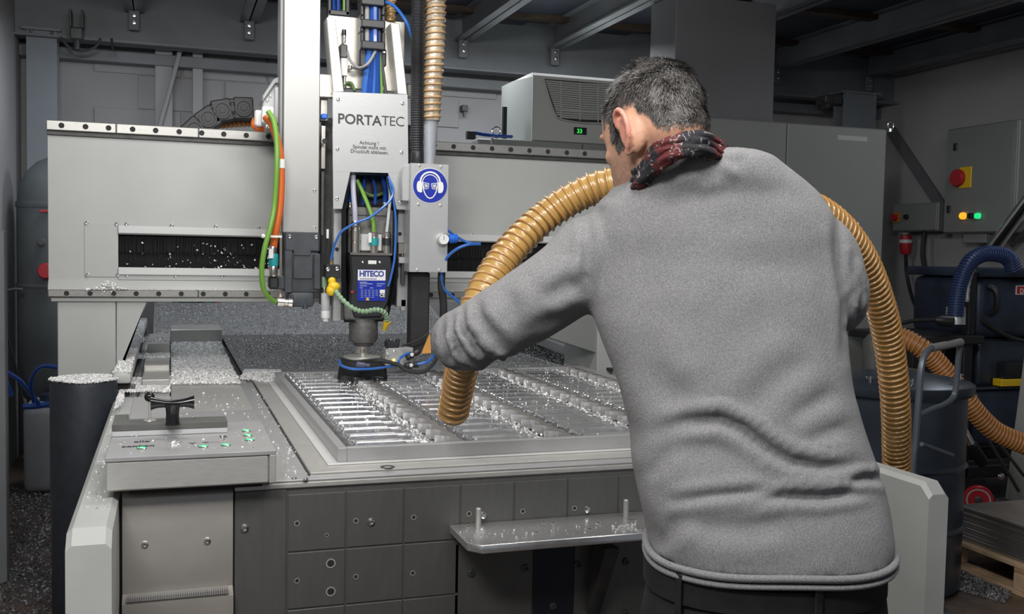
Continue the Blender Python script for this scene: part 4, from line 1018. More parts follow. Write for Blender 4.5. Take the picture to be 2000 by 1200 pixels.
# nozzle block with yellow joint and segmented coolant hose
nb = thing('coolant_block', 'black valve block with yellow joint and pale green segmented hose', 'coolant nozzle', P(648, 545, Y=SY))
PBX('valve_block', M['black'], nb, (636, 517, 664, 543), SY-.01, .05, .003)
PBX('brass_inlet', M['brass'], nb, (644, 504, 651, 518), SY+.005, .015, .003)
for q in ((641, 526), (659, 525)): screw(P(*q, Y=SY-.01), nb, .010, name='port_screw')
c = P(648, 549, Y=SY); obj('yellow_joint', MB().ball(c, (.017, .016, .02), 12).ball(P(652, 560, Y=SY-.01), (.026, .02, .02), 12).ball(P(646, 568, Y=SY-.01), (.02, .02, .022), 12), M['yellow'], nb)
w = spline([P(*q, Y=y) for q, y in (((655, 568), SY-.02), ((668, 585), SY-.06), ((690, 603), SY-.09), ((712, 609), SY-.1), ((735, 605), SY-.09), ((752, 612), SY-.06), ((756, 628), SY-.03))], 3)
for i in range(len(w)-1):
    d = (w[i+1]-w[i]); obj('hose_segment', MB().lathe(w[i], [(.006, 0), (.0112, .006), (.0112, .011), (.007, d.length*1.05)], 10, d), M['coolant'], nb)
a, b = P(756, 628, Y=SY-.03), P(750, 646, Y=SY-.01); obj('yellow_nozzle', MB().tube([a, (a+b)/2, b], [.015, .011, .006], 10), M['yellow'], nb)
# pneumatic cylinder at the left of the nozzle block
pc = thing('air_cylinder', 'small white cylinder with green fitting hanging left of the spindle', 'cylinder', P(636, 625, Y=SY+.05))
def CP(nm, m, par, x, y0, y1, w_, Y): return cyl_px(nm, par, x, y0, y1, w_, Y, m)
CP('green_fitting', M['coolant'], pc, 634, 541, 562, 11, SY+.05); CP('steel_neck', M['nickel'], pc, 634, 562, 573, 9, SY+.05)
CP('cylinder_body', M['lgrey'], pc, 636, 573, 607, 18, SY+.05); CP('cylinder_cap', M['white'], pc, 636, 607, 622, 18, SY+.05); CP('tip', M['white'], pc, 636, 622, 628, 12, SY+.05)
CP('cable_gland', M['white'], pc, 640, 448, 466, 5, SY+.04)
ytube('thin_lead', M['blackm'], pc, [(638, 466, SY+.05), (635, 500, SY+.06), (633, 541, SY+.06)], .005, 8)
# linear guides between the casing and cover
for px, mt in (((626, 192, 640, 236), 'white'), ((627, 245, 636, 330), 'nickel'), ((627, 335, 633, 460), 'dgrey')): PBX('guide_rail', M[mt] if mt != 'white' else MATS['bright machined plate'], su, px, SY+.1, .05, .002)
PBX('cross_bar', MATS['bright machined plate'], su, (622, 145, 652, 190), SY+.06, .04, .003)
PBX('cross_bar', M['steel'], su, (796, 165, 806, 190), SY+.08, .04, .003)
for q in ((645, 235), (634, 276)): hole(P(*q, Y=SY+.055), su, .008, rim=False)
PBX('blue_fitting', M['blueplug'], su, (628, 222, 640, 232), SY+.05, .03, .004)
for q in ((797, 425), (797, 330), (658, 487), (781, 457), (781, 490)): hole(P(*q, Y=SY+.049), su, .006, rim=False)
# clamp lever at the right of opening
cl = thing('clamp_lever', 'small steel toggle clamp right of the black spindle', 'clamp', P(787, 510, Y=SY+.02))
PBX('clamp_block', M['nickel'], cl, (777, 474, 792, 496), SY+.02, .03, .003); PBX('clamp_pad', M['cover'], cl, (779, 503, 795, 515), SY+.005, .04, .003)
PBX('rod', M['dgrey'], cl, (784, 515, 790, 556), SY+.02, .02, .002); PBX('rod', M['nickel'], cl, (784, 496, 788, 504), SY+.02, .012, .002)
lk = PBX('lower_latch', M['steel'], cl, (783, 585, 793, 608), SY+.05, .02, .002)
# open-top details: chain with tubes
vc_ = thing('cable_chain', 'black vertical cable chain holding blue tubes above the cover plate', 'cable chain', P(730, 125, Y=SY+.0))
xs = [(y, 704+(y/125)*2, 752+(y/125)*.5) for y in range(0, 126)]
for y0, y1 in ((-130, -112), (-90, -72), (-50, -32), (-10, 10), (38, 54), (80, 96)): PBX('cross_link', M['black'], vc_, (706, y0, 752, y1), SY+.0, .06, .004)
for y0, y1 in ((-150, -100), (-100, -60), (-60, -20), (-20, 30), (30, 62), (62, 98)):
    for x0, x1 in ((704, 711), (746, 753)): PBX('side_link', M['black'], vc_, (x0, y0, x1, y1), SY+.02, .07, .004)
PBX('chain_anchor', M['black'], vc_, (702, 95, 716, 130), SY+.04, .05, .006); PBX('chain_anchor', M['black'], vc_, (744, 95, 755, 130), SY+.04, .05, .006)
for q in ((709, 98), (750, 102)): screw(P(*q, Y=SY+.04), vc_, .010)
for x, m_, r in ((717, 'grey', .010), (731, 'dbluetube', .02), (741, 'black', .008)):
    ytube('guided_tube', M[m_], vc_, [(x, -150, SY+.035), (x, 30, SY+.035), (x, 95, SY+.035)], r, 10)
for (x0, x1, m_, r) in ((722, 712, 'bluetube', .014), (728, 722, 'dbluetube', .015), (733, 729, 'bluetube', .014), (735, 736, 'dbluetube', .016), (740, 745, 'green', .008), (742, 753, 'dgrey', .0075)):
    tag(ytube('tube', M[m_], vc_, [(x0, 93, SY+.035), ((x0*.6+x1*.4), 130, SY+.045), (x1, 180, SY+.055), (x1, 215, SY+.06)], r, 10), None)
# valve with black plug
vv = thing('valve', 'white valve block with black plug on the bright back plate', 'valve', P(672, 155, Y=SY+.1))
PBX('valve_body', M['white'], vv, (666, 113, 679, 148), SY+.085, .035, .002); PBX('black_plug', M['dgrey'], vv, (664, 86, 679, 113), SY+.08, .04, .005)
CP('knurled_tip', M['black'], vv, 672, 58, 69, 9, SY+.1); CP('chrome_neck', M['chrome'], vv, 672, 69, 84, 7, SY+.1); CP('fitting', M['nickel'], vv, 673, 148, 172, 5, SY+.1)
CP('side_fitting', M['nickel'], vv, 684, 128, 136, 8, SY+.09)
ytube('grey_lead', M['grey'], vv, [(678, 100, SY+.09), (684, 118, SY+.06), (700, 132, SY+.03), (718, 125, SY+.0), (731, 105, SY+.01), (734, 97, SY+.03)], .006, 8)
ytube('grey_lead', M['grey'], vv, [(686, 132, SY+.09), (705, 134, SY+.05), (718, 126, SY+.02)], .0055, 8)
ytube('green_lead', M['dgreen'], vv, [(673, 170, SY+.1), (676, 163, SY+.1), (686, 163, SY+.1), (693, 178, SY+.09)], .007, 8)
# second chain frame at top
c2 = thing('cable_chain', 'black chain frame with blue and green tubes at the top left of the chain', 'cable chain', P(665, 30, Y=SY+.2))
for px in ((641, -150, 648, 30), (676, -150, 684, 30), (641, 20, 684, 30)): PBX('frame_bar', M['black'], c2, px, SY+.16, .05, .003)
for x, m_ in ((652, 'dbluetube'), (661, 'dbluetube'), (673, 'green')): ytube('guided_tube', M[m_], c2, [(x, -150, SY+.19), (x, 24, SY+.19)], .008, 8)
# brown hose helper: corrugated wall + wire spiral
def hose(name, label, cat, w, r, mwall, mrib, pitch=.021, ribr=.0042, seg=20, pitch1=None):
    w = [Vector(p) for p in w]
    L = [0]
    for a, b in zip(w[:-1], w[1:]): L.append(L[-1]+(b-a).length)
    def at(s):
        s = max(0, min(L[-1]-1e-6, s)); i = 0
        lo, hi = 0, len(L)-1
        while hi-lo > 1:
            m_ = (lo+hi)//2
            if L[m_] <= s: lo = m_
            else: hi = m_
        t = (s-L[lo])/(L[lo+1]-L[lo]); return w[lo].lerp(w[lo+1], t)
    t = thing(name, label, cat, w[0])
    n = max(4, int(L[-1]/pitch*4)); pts = [at(L[-1]*i/n) for i in range(n+1)]
    rr = [(r-ribr*.9)*(1-.045*(math.sin(2*math.pi*i/4+.5))) for i in range(n+1)]
    obj('hose_wall', MB().tube(pts, rr, seg, cap=False), mwall, t, smooth=80)
    # inner wall so the open end has thickness
    obj('hose_lining', MB().tube(pts, [q-.003 for q in rr], 16, cap=False), mwall, t, smooth=80)
    # spiral
    p1_ = pitch1 or pitch; turns = L[-1]/((pitch+p1_)/2); N_ = int(turns*16); sp = []
    t0 = (pts[1]-pts[0]).normalized(); a = t0.orthogonal().normalized()
    for i in range(N_+1):
        s = L[-1]*i/N_; p = at(s); d = (at(s+.01)-at(s-.01)).normalized(); a = (a-d*a.dot(d)).normalized(); b = d.cross(a)
        q_ = i/N_; th = 2*math.pi*L[-1]*(q_/pitch if p1_ == pitch else math.log(1+(p1_/pitch-1)*q_)/(p1_/pitch-1)/pitch); sp.append(p+(a*math.cos(th)+b*math.sin(th))*(r-ribr*.7))
    obj('wire_spiral', MB().tube(sp, ribr, 6), mrib, t, smooth=80)
    return t
# vertical clear brown hose and its pipe
HX = SY+.02
w = spline([P(*q, Y=HX) for q in ((853, -150), (851, 20), (850, 60), (848, 110), (845, 160), (842, 200), (841, 236))], 8)
rr_ = 21/F*yd(850, 100, HX)
hose('extraction_hose', 'clear ribbed hose with brown spiral hanging from above beside the black conduit', 'hose', w, rr_, M['hosec'], M['ribc'], .027, .0055)
w = spline([P(*q, Y=HX+.1) for q in ((765, -150), (763, 10), (762, 42))], 6)
hose('extraction_hose', 'short amber hose end at the top right of the cable chain', 'hose', w, 10.5/F*4.3, M['hose'], M['ribc'], .022, .0045)
w = [P(*q, Y=4.95) for q in ((420, 244), (455, 241), (510, 238))]
hose('extraction_hose', 'brown ribbed hose lying under the black energy chain behind the rail', 'hose', spline(w, 6), .022, M['hoseo'], M['ribo'], .02, .004)
cp = MB(); a, b = P(841, 232, Y=HX), P(838, 322, Y=HX); cp.tube([a, b], [rr_*.72, rr_*.55], 20)
tag(obj('clear_pipe', cp, M['clear']), 'frosted clear pipe between the ribbed hose and the sign box', 'pipe')
# black corrugated conduit
ct_ = thing('corrugated_conduit', 'black corrugated conduit entering the top of the ear protection sign box', 'conduit', P(815, 318, Y=HX-.03))
w = spline([P(*q, Y=HX-.03) for q in ((818, -150), (816, 60), (815, 160), (815, 300))], 60)
rc_ = 13/F*4.3; obj('conduit_tube', MB().tube(w, [rc_*(1 if i % 2 else .9) for i in range(len(w))], 16), M['black'], ct_, smooth=20)
cyl_px('conduit_fitting', ct_, 815, 296, 319, 26, HX-.03, M['black'])
tag(ytube('blue_air_line', M['bluetube'], None, [(752, 3, HX), (770, 12, HX), (787, 32, HX), (797, 50, HX), (804, 72, HX+.02)], .007, 8), 'blue air line curving from the chain to the black conduit at the top', 'tube')
# ---- ear protection sign box
EY = 4.06
eb = thing('sign_box', 'light grey box carrying the blue ear and eye protection sign', 'box', P(838, 530, Y=EY))
X0, X1, Z0, Z1 = PR(801, 320, 875, 532, EY)
obj('box_body', MB().box(X0, X1, EY+.006, EY+.11, Z0, Z1, .003), M['cover'], eb)
obj('box_front', MB().box(X0, X1, EY, EY+.005, Z0, Z1, .001), M['cover'], eb)
pts = [P(*q, Y=EY+.03) for q in ((789, 325), (801, 320), (801, 393), (785, 392), (785, 345))]
obj('side_bracket', MB().prism(pts, (0, .03, 0), .002), M['cover'], eb)
for q in ((819, 323), (861, 326), (817, 399), (860, 401), (815, 527), (858, 528)): screw(P(*q, Y=EY), eb, .0065, m=M['steel'])
c = P(840, 363, Y=EY-.0005); s_ = yd(840, 363, EY)/F
def D2(x, y, off=0.): return Vector((c.x+(x-840)*s_*1.03, EY-.0008-off, c.z-(y-363)*s_))
sgn = obj('sign_disc', MB().lathe((c.x, EY, c.z), [(34.5*s_, 0), (34.5*s_, .0012), (.0001, .0012)], 56, (0, -1, 0)), M['white'], eb)
def flat(name, pts, off, m):
    mb = MB(); f = mb.b.faces.new([mb.b.verts.new(D2(x, y, off)) for x, y in pts])
    r_ = bmesh.ops.extrude_face_region(mb.b, geom=[f]); vs = [g for g in r_['geom'] if isinstance(g, bmesh.types.BMVert)]
    for v in vs: v.co.y += .0006
    bmesh.ops.recalc_face_normals(mb.b, faces=mb.b.faces)
    return obj(name, mb, m, sgn, smooth=None)
def ell(cx, cy, rx, ry, n=36, a0=0, a1=2*math.pi): return [(cx+rx*math.cos(a0+(a1-a0)*k/n), cy+ry*math.sin(a0+(a1-a0)*k/n)) for k in range(n)]
flat('sign_field', ell(840, 363, 33.2, 33.2, 56), .0010, M['blue'])
# headband: white arch ring, face outline, muffs, goggles
def strip(name, o, i_, off, m):
    mb = MB()
    for k in range(len(o)-1):
        mb.prism([D2(*o[k], off), D2(*o[k+1], off), D2(*i_[k+1], off), D2(*i_[k], off)], (0, .0006, 0))
    return obj(name, mb, m, sgn, smooth=None)
def arch(cx, cy, rx, ry, t, n=24): 
    o = [(cx+rx*math.cos(math.pi+math.pi*k/n), cy+ry*math.sin(math.pi+math.pi*k/n)) for k in range(n+1)]
    i_ = [(cx+(rx-t)*math.cos(2*math.pi-math.pi*k/n), cy+(ry-t)*math.sin(2*math.pi-math.pi*k/n)) for k in range(n+1)]
    return o, i_[::-1]
strip('headband', *arch(840, 356, 20.5, 21, 3.2), .0018, M['white'])
strip('headband_inner', *arch(840, 358, 16, 17, 1.6), .0018, M['white'])
face = [(825, 357), (825.2, 366), (827, 374), (830, 381), (834.5, 386.5), (840, 388.8), (845.5, 386.5), (850, 381), (853, 374), (854.8, 366), (855, 357)]
facei = [(840+(x-840)*.86, 363+(y-363)*.91) for x, y in face]
strip('face_outline', face, facei, .0018, M['white'])
for sx_ in (-1, 1):
    mf = [(840+sx_*x, y) for x, y in ((15.5, 357), (20, 354), (24.5, 356), (26, 362), (26, 369), (24, 375), (19, 377), (15.5, 376))]
    flat('ear_muff', mf if sx_ > 0 else mf[::-1], .0020, M['white'])
    g = [(840+sx_*x, y) for x, y in ((2, 358.5), (14.5, 356.5), (14, 363), (12, 368.5), (7.5, 370.5), (3.5, 368.5), (2.2, 363))]
    flat('goggle_rim', g if sx_ > 0 else g[::-1], .0024, M['white'])
    gi = [(840+sx_*8+(x-840-sx_*8)*.80, 363.5+(y-363.5)*.80) for x, y in g]
    flat('goggle_lens', gi if sx_ > 0 else gi[::-1], .0030, M['blue'])
    gi = [(840+sx_*8+(x-840-sx_*8)*.55, 363.5+(y-363.5)*.55) for x, y in g]
    flat('goggle_glint', gi if sx_ > 0 else gi[::-1], .0036, M['lgrey'])
# pressure gauge and blue knob
pg_ = thing('pressure_gauge', 'small round pressure gauge with blue knob on the sign box edge', 'gauge', P(868, 478, Y=EY-.03))
c = P(867, 467, Y=EY-.03); obj('gauge_case', MB().lathe((c.x, EY, c.z), [(.024, 0), (.024, .028), (.022, .032), (.0215, .029)], 26, (0, -1, 0)), M['chrome'], pg_)
obj('gauge_dial', MB().lathe((c.x, EY-.029, c.z), [(.021, 0), (.021, .001), (.0001, .001)], 26, (0, -1, 0)), M['white'], pg_)
obj('needle', MB().box(c.x-.001, c.x+.001, EY-.031, EY-.0302, c.z-.004, c.z+.014), M['ink'], pg_)
a, b = P(877, 467, Y=EY), P(893, 466, Y=EY); obj('blue_knob', MB().lathe(a, [(.015, 0), (.019, .003), (.019, .03), (.017, .036)], 14, b-a), M['blueplug'], pg_)
tag(ytube('blue_air_line', M['bluetube'], None, [(875, 450, EY), (886, 459, EY+.01), (905, 470, EY+.02), (922, 476, EY), (938, 476, EY-.03)], .0055, 8), 'short blue air line crossing over the blue knob of the gauge', 'tube')
tag(ytube('blue_air_line', M['bluetube'], None, [(938, 477, EY-.03), (915, 478, EY-.04), (892, 487, EY-.03), (872, 505, EY), (863, 530, EY+.03), (865, 560, EY+.04), (878, 575, EY+.04), (900, 592, EY+.04), (915, 598, EY+.04)], .0065, 8), 'blue air line looping out to the right of the gauge and down behind the arm', 'tube')
tag(ytube('black_hose', M['blackm'], None, [(863, 525, EY+.05), (862, 560, EY+.05), (866, 590, EY+.06), (866, 640, EY+.07)], .0165, 10), 'thick black hose running down behind the elbow from the sign box', 'hose')
tag(pbox('support_post', M['blackm'], None, (803, 532, 839, 690), EY+.05, .08, .006), 'black square post under the sign box', 'post')
# orange flap, sensor box, fittings, tubes to ring
tag(obj('rubber_flap', MB().prism([P(*q, Y=EY+.0) for q in ((840, 649), (842, 690), (823, 691))], (0, .006, 0)), M['flap']), 'orange rubber flap beside the black post near the table', 'flap')
sx_ = thing('sensor_box', 'small grey sensor box with yellow light and tube fittings beside the cutter', 'sensor', P(780, 712, Y=EY+.05))
PBX('box_body', M['cover'], sx_, (758, 680, 807, 714), EY+.03, .06, .002)
PBX('box_side', M['steel'], sx_, (753, 682, 758, 714), EY+.035, .06, .001)
c = P(769, 704, Y=EY+.03); tag(obj('signal_light', MB().ball(c, .006, 10), mat('yellow led', (1, .7, .05), .3, emit=5), sx_), 'glowing yellow signal light')
screw(P(770, 687, Y=EY+.03), sx_, .006); screw(P(757, 692, Y=EY+.03), sx_, .005)
PBX('top_bracket', M['black'], sx_, (755, 668, 780, 680), EY+.03, .05, .004)
for q in ((757, 666), (777, 666)): obj('wing_screw', MB().ball(P(*q, Y=EY+.04), .009, 8), M['black'], sx_)
for (a_, b_) in (((793, 700), (817, 687)), ((790, 716), (817, 712))):
    p_, q_ = P(*a_, Y=EY), P(*b_, Y=EY); obj('push_fitting', MB().lathe(p_, [(.010, 0), (.014, .004), (.014, .03), (.010, .032), (.010, .04), (.013, .042), (.013, (q_-p_).length)], 12, q_-p_), M['black'], sx_)
    m_ = (p_+q_)/2; screw(m_+Vector((-.004, -.014, .002)), sx_, .008, m=M['white'], name='white_port')
tag(ytube('blue_air_line', M['bluetube'], None, [(663, 705, 4.1), (668, 715, 4.05), (690, 721, 4.02), (725, 721, 4.02), (760, 716, 4.02), (776, 712, 4.02), (780, 702, 4.02), (790, 694, 4.04), (800, 690, 4.05)], .0055, 8), 'blue air line sweeping round the front of the cutter ring', 'tube')
tag(ytube('blue_air_line', M['bluetube'], None, [(815, 712, 4.05), (835, 707, 4.05), (848, 695, 4.08), (852, 690, 4.1)], .0065, 8), 'short blue air line leaving the lower fitting toward the elbow', 'tube')
tag(ytube('black_cable', M['blackm'], None, [(703, 708, 4.03), (740, 705, 4.02), (775, 712, 4.0), (795, 724, 3.98), (825, 727, 3.98), (845, 712, 4.0), (854, 694, 4.05), (850, 685, 4.1)], .0085, 8), 'black cable bundle looping below the sensor box and up behind the elbow', 'cable')
tag(ytube('black_cable', M['blackm'], None, [(785, 676, 4.08), (810, 668, 4.06), (828, 658, 4.05), (838, 650, 4.05)], .005, 8), 'thin black cable from the sensor box to the tip of the orange flap', 'cable')
tag(ytube('black_cable', M['blackm'], None, [(665, 700, 4.12), (690, 706, 4.04), (715, 704, 4.02), (742, 702, 4.02), (765, 708, 4.03)], .005, 8), 'thin black cable over the pale ring top', 'cable')
a, b = P(695, 712, Y=4.03), P(722, 714, Y=4.03); tag(obj('sensor_plug', MB().lathe(a, [(.010, 0), (.015, .004), (.015, .034), (.011, .036), (.011, .055)], 12, b-a), mat('blue grey plug', (.09, .10, .16), .4)), 'blue grey round plug clipped to the cutter ring', 'plug')
# ---------------------------------------------------------------- cabinets behind, right
CYB = 5.56
X0, X1, Z0, Z1 = PR(1392, 240, 1722, 520, CYB)
zt = P(1540, 239, Y=CYB).z; x1 = P(1727, 400, Y=CYB).x; x0 = P(1260, 300, Y=CYB).x; xm = P(1537, 280, Y=CYB).x
ec_ = thing('electrical_cabinet', 'big grey two door electrical cabinet behind the man with an eyebolt on top', 'cabinet', ((x0+x1)/2, CYB, 0))
obj('cabinet_body', MB().box(x0, x1, CYB+.02, CYB+.5, 0.0, zt, .004), M['cab'], ec_)
obj('door', MB().box(x0+.004, xm-.004, CYB, CYB+.019, .1, zt-.006, .004), M['cab'], ec_)
obj('door', MB().box(xm+.004, x1-.004, CYB, CYB+.019, .1, zt-.006, .004), M['cab'], ec_)
p = P(1720, 244, Y=CYB+.2)
mb = MB(); mb.cyl((p.x, CYB+.1, zt), (p.x, CYB+.1, zt+.018), .014, 10)
pts = [Vector((p.x+math.cos(a)*.024, CYB+.1, zt+.042+math.sin(a)*.024)) for a in [2*math.pi*k/18 for k in range(18)]]
mb.rings([[q+((q-Vector((p.x, CYB+.1, zt+.042))).normalized()*math.cos(b)+Vector((0, math.sin(b), 0)))*.006 for b in [2*math.pi*j/8 for j in range(8)]] for q in pts], cap=False, closed=True)
obj('eyebolt', mb, M['chrome'], ec_)
obj('label_strip', MB().box(P(1636, 270, Y=CYB).x, P(1694, 270, Y=CYB).x, CYB-.001, CYB, zt-.09, zt-.06), mat('pale strip', (.42, .43, .42), .3), ec_)
X0, X1, Z0, Z1 = PR(1345, 96, 1512, 238, CYB+.1)
dh = thing('sheet_duct', 'dark sheet metal duct box standing on top of the big cabinet behind the head', 'duct', ((X0+X1)/2, CYB+.3, zt+.001))
obj('duct_body', MB().box(X0-.1, X1, CYB+.1, CYB+.45, zt+.001, 3.12, .004), M['duct'], dh)
obj('duct_flange', MB().box(X0-.12, X1+.006, CYB+.09, CYB+.46, zt+.001, zt+.02, .002), M['duct'], dh)
# cabinet with cooling unit
CY2 = 6.3
za = P(1050, 274, Y=CY2).z; xa_ = P(962, 300, Y=CY2).x; xb_2 = P(1138, 300, Y=CY2).x; xe = P(1330, 300, Y=CY2).x
kc = thing('electrical_cabinet', 'pale cabinet behind the gantry rail with the cooling unit on its roof', 'cabinet', ((xa_+xe)/2, CY2, 0))
obj('cabinet_body', MB().box(xa_, xe, CY2+.02, CY2+.55, 0, za, .004), M['cab'], kc)
obj('door', MB().box(xa_+.005, xb_2-.004, CY2, CY2+.019, .1, za-.006, .003), M['cab'], kc)
obj('door', MB().box(xb_2+.004, xe-.005, CY2, CY2+.019, .1, za-.006, .003), M['cab'], kc)
X0, X1 = P(1040, 200, Y=CY2+.02).x, P(1330, 200, Y=CY2+.02).x; zt2 = P(1045, 141, Y=CY2+.02).z
au = thing('cooling_unit', 'off white cabinet cooling unit with curved louvre grille and green display', 'air conditioner', ((X0+X1)/2, CY2+.2, za))
yb_ = CY2+.5
mb = MB(); mb.prism([Vector((X0, CY2+.02, za+.002)), Vector((X0, CY2+.02, zt2-.02)), Vector((X0, CY2+.04, zt2)), Vector((X0, yb_, zt2)), Vector((X0, yb_, za+.002))], (X1-X0, 0, 0))
obj('unit_housing', mb, M['ac'], au, smooth=20)
# side wing, recessed back half; its shade is put into the darker cabinet grey
mb = MB(); xs_ = P(997, 200, Y=CY2+.3).x
mb.prism([Vector((xs_, CY2+.25, za+.002)), Vector((X0-.001, CY2+.03, za+.002)), Vector((X0-.001, yb_, za+.002)), Vector((xs_, yb_, za+.002))], (0, 0, zt2-za-.03))
obj('unit_side', mb, M['cab'], au, smooth=20)
gp = [(1062, 154), (1200, 165), (1185, 240), (1130, 238), (1098, 232), (1086, 226)]
GYY = CY2+.016
mb = MB(); mb.prism([P(*q, Y=GYY) for q in gp], (0, .006, 0)); obj('grille_opening', mb, M['dark'], au)
def xleft(y): return 1062+(1086-1062)*max(0, (y-154))/(226-154) if y < 226 else 1086+(y-226)*2
for k in range(17):
    y = 158+k*4.4
    if y > 230: break
    l = xleft(y)+2; a = P(l, y, Y=GYY-.004); b = P(1195, y+(9 if y < 215 else 5), Y=GYY-.004)
    m_ = (a+b)/2+Vector((0, 0, -.004)); obj('louvre', MB().tube([a, m_, b], [.0065]*3, 6), M['ac'], au)
for x in (1096, 1133, 1168):
    a, b = P(x, 156+(x-1062)*.08, Y=GYY-.01), P(x, 232+(x-1096)*.1, Y=GYY-.01); obj('grille_rib', MB().tube([a, b], .004, 6), M['ac'], au)
mb = MB(); w = spline([P(*q, Y=GYY-.008) for q in ((1062, 154), (1073, 192), (1086, 226), (1100, 234), (1140, 240), (1190, 243))], 4); obj('grille_frame', MB().tube(w, .005, 6), M['ac'], au)
X0, X1, Z0, Z1 = PR(1121, 249, 1146, 263, CY2+.015); ds = obj('display', MB().box(X0, X1, CY2+.014, CY2+.02, Z0, Z1, .002), M['gloss'], au)
text('lettering', '33', .040, P(1132, 260, Y=CY2+.0125), mat('green digits', (.03, .8, .1), .4, emit=1.2), ds, .0004)
# bits on the cabinet roof
a, b = P(985, 268, Y=CY2+.1), P(985, 208, Y=CY2+.1)
tag(obj('roof_pole', MB().box(a.x-.014, a.x+.014, CY2+.09, CY2+.12, za+.002, b.z, .003), M['black']), 'black upright bar on the cabinet roof left of the cooling unit', 'bar')
c = P(969, 256, Y=CY2+.1); mb = MB(); rr2 = .028
mb.cyl((c.x, CY2+.1, za), (c.x, CY2+.1, za+.03), .012, 10)
pts = [Vector((c.x+math.cos(a)*rr2, CY2+.1, za+.055+math.sin(a)*rr2)) for a in [2*math.pi*k/18 for k in range(18)]]
mb.rings([[q+((q-Vector((c.x, CY2+.1, za+.055))).normalized()*math.cos(b)+Vector((0, math.sin(b), 0)))*.007 for b in [2*math.pi*j/8 for j in range(8)]] for q in pts], cap=False, closed=True)
obj('eyebolt', mb, M['chrome'], kc)
mb = MB(); a = P(915, 285, Y=CY2+.15); b = P(962, 262, Y=CY2+.1)
X0, X1, Z0, Z1 = PR(912, 272, 961, 300, CY2+.1); tag(obj('filter_unit', MB().box(X0+.06, X1, CY2+.05, CY2+.2, za-.5, Z1, .006), M['cab']), 'low grey unit left of the cabinet behind the gantry rail', 'unit')
ar = thing('air_fitting', 'dark air fitting with glass bowl at the left end of the blue tube', 'fitting', P(918, 270, Y=CY2))
obj('bowl', MB().lathe(P(915, 285, Y=CY2), [(.015, -.05), (.03, -.04), (.03, .0), (.02, .01)], 14), M['clear'], ar)
obj('fitting_body', MB().box(P(912, 262, Y=CY2).x, P(928, 262, Y=CY2).x, CY2-.02, CY2+.03, P(918, 272, Y=CY2).z, P(918, 256, Y=CY2).z, .004), M['black'], ar)
tag(ytube('air_tube', M['dbluetube'], None, [(924, 259, CY2), (945, 263, CY2+.02), (975, 266, CY2+.05), (1000, 267, CY2+.08)], .011, 8), 'dark blue tube lying along the pale cabinet roof', 'tube')
# ---------------------------------------------------------------- drum, cart, vacuum
DD = 4.65
c = P(1745, 740, D=DD); dr = .32
zt3 = c.z
drm = thing('waste_drum', 'dark blue steel drum with clamped lid behind the right side guard', 'drum', (c.x, c.y, 0))
obj('drum_shell', MB().lathe((c.x, c.y, 0), [(dr*.95, 0), (dr, .02), (dr, .28), (dr+.012, .295), (dr, .31), (dr, .56), (dr+.012, .575), (dr, .59), (dr, zt3-.05)], 48), M['navym'], drm)
obj('drum_lid', MB().lathe((c.x, c.y, 0), [(dr+.02, zt3-.055), (dr+.028, zt3-.04), (dr+.028, zt3-.008), (dr+.015, zt3), (dr*.5, zt3+.03), (.12, zt3+.045), (.001, zt3+.05)], 48), M['navym'], drm)
for a_ in (-2.6, -2.0, -1.2, -.5):
    x, y = c.x+math.cos(a_)*(dr-.03), c.y+math.sin(a_)*(dr-.03)
    obj('wing_bolt', MB().cyl((x, y, zt3), (x, y, zt3+.035), .006, 8).box(x-.022, x+.022, y-.004, y+.004, zt3+.025, zt3+.035, .002), M['chrome'], drm)
obj('inlet_pipe', MB().tube([(c.x-.07, c.y+.05, zt3+.02), (c.x-.07, c.y+.05, zt3+.16), (c.x-.03, c.y+.02, zt3+.22)], .055, 16), M['dgrey'], drm)
# trolley with handle
tl = thing('hand_trolley', 'grey tubular hand trolley standing before the vacuum', 'trolley', P(1790, 940, D=4.0))
A = [P(*q, D=d) for q, d in (((1782, 930), 3.9), ((1788, 860), 3.9), ((1795, 770), 3.9), ((1799, 720), 3.9), ((1808, 690), 3.92), ((1822, 679), 3.94))]
base = Vector((A[0].x, A[0].y, .06)); obj('frame_tube', MB().tube(spline([base, A[0], A[1], A[2], A[3], A[4], A[5]], 5), .013, 10), mat('grey lacquered tube', (.14, .16, .19), .35, .4), tl)
obj('grip', MB().tube([P(1820, 680, D=3.94), P(1846, 675, D=4.0), P(1848, 675, D=4.0), P(1876, 669, D=4.08)], [.016, .017, .015, .017], 12), mat('grey foam grip', (.22, .22, .22), .7), tl)
B = [P(*q, D=d) for q, d in (((1876, 669), 4.08), ((1872, 700), 4.1), ((1868, 750), 4.12), ((1862, 776), 4.12), ((1845, 790), 4.08), ((1820, 800), 4.0), ((1795, 812), 3.92))]
obj('frame_tube', MB().tube(spline(B, 5), .012, 10), MATS['grey lacquered tube'], tl)
obj('cross_bar', MB().tube([P(1800, 868, D=3.95), P(1860, 890, D=4.15)], .009, 8), MATS['grey lacquered tube'], tl)
obj('toe_plate', MB().box(base.x-.05, base.x+.35, base.y-.05, base.y+.25, .03, .04, .002), M['dgrey'], tl)
for s in (0, .3): obj('wheel', MB().lathe((base.x+s, base.y+.2, .06), [(.058, -.015), (.06, -.012), (.06, .012), (.058, .015)], 20, (1, 0, 0)), M['blackm'], tl)
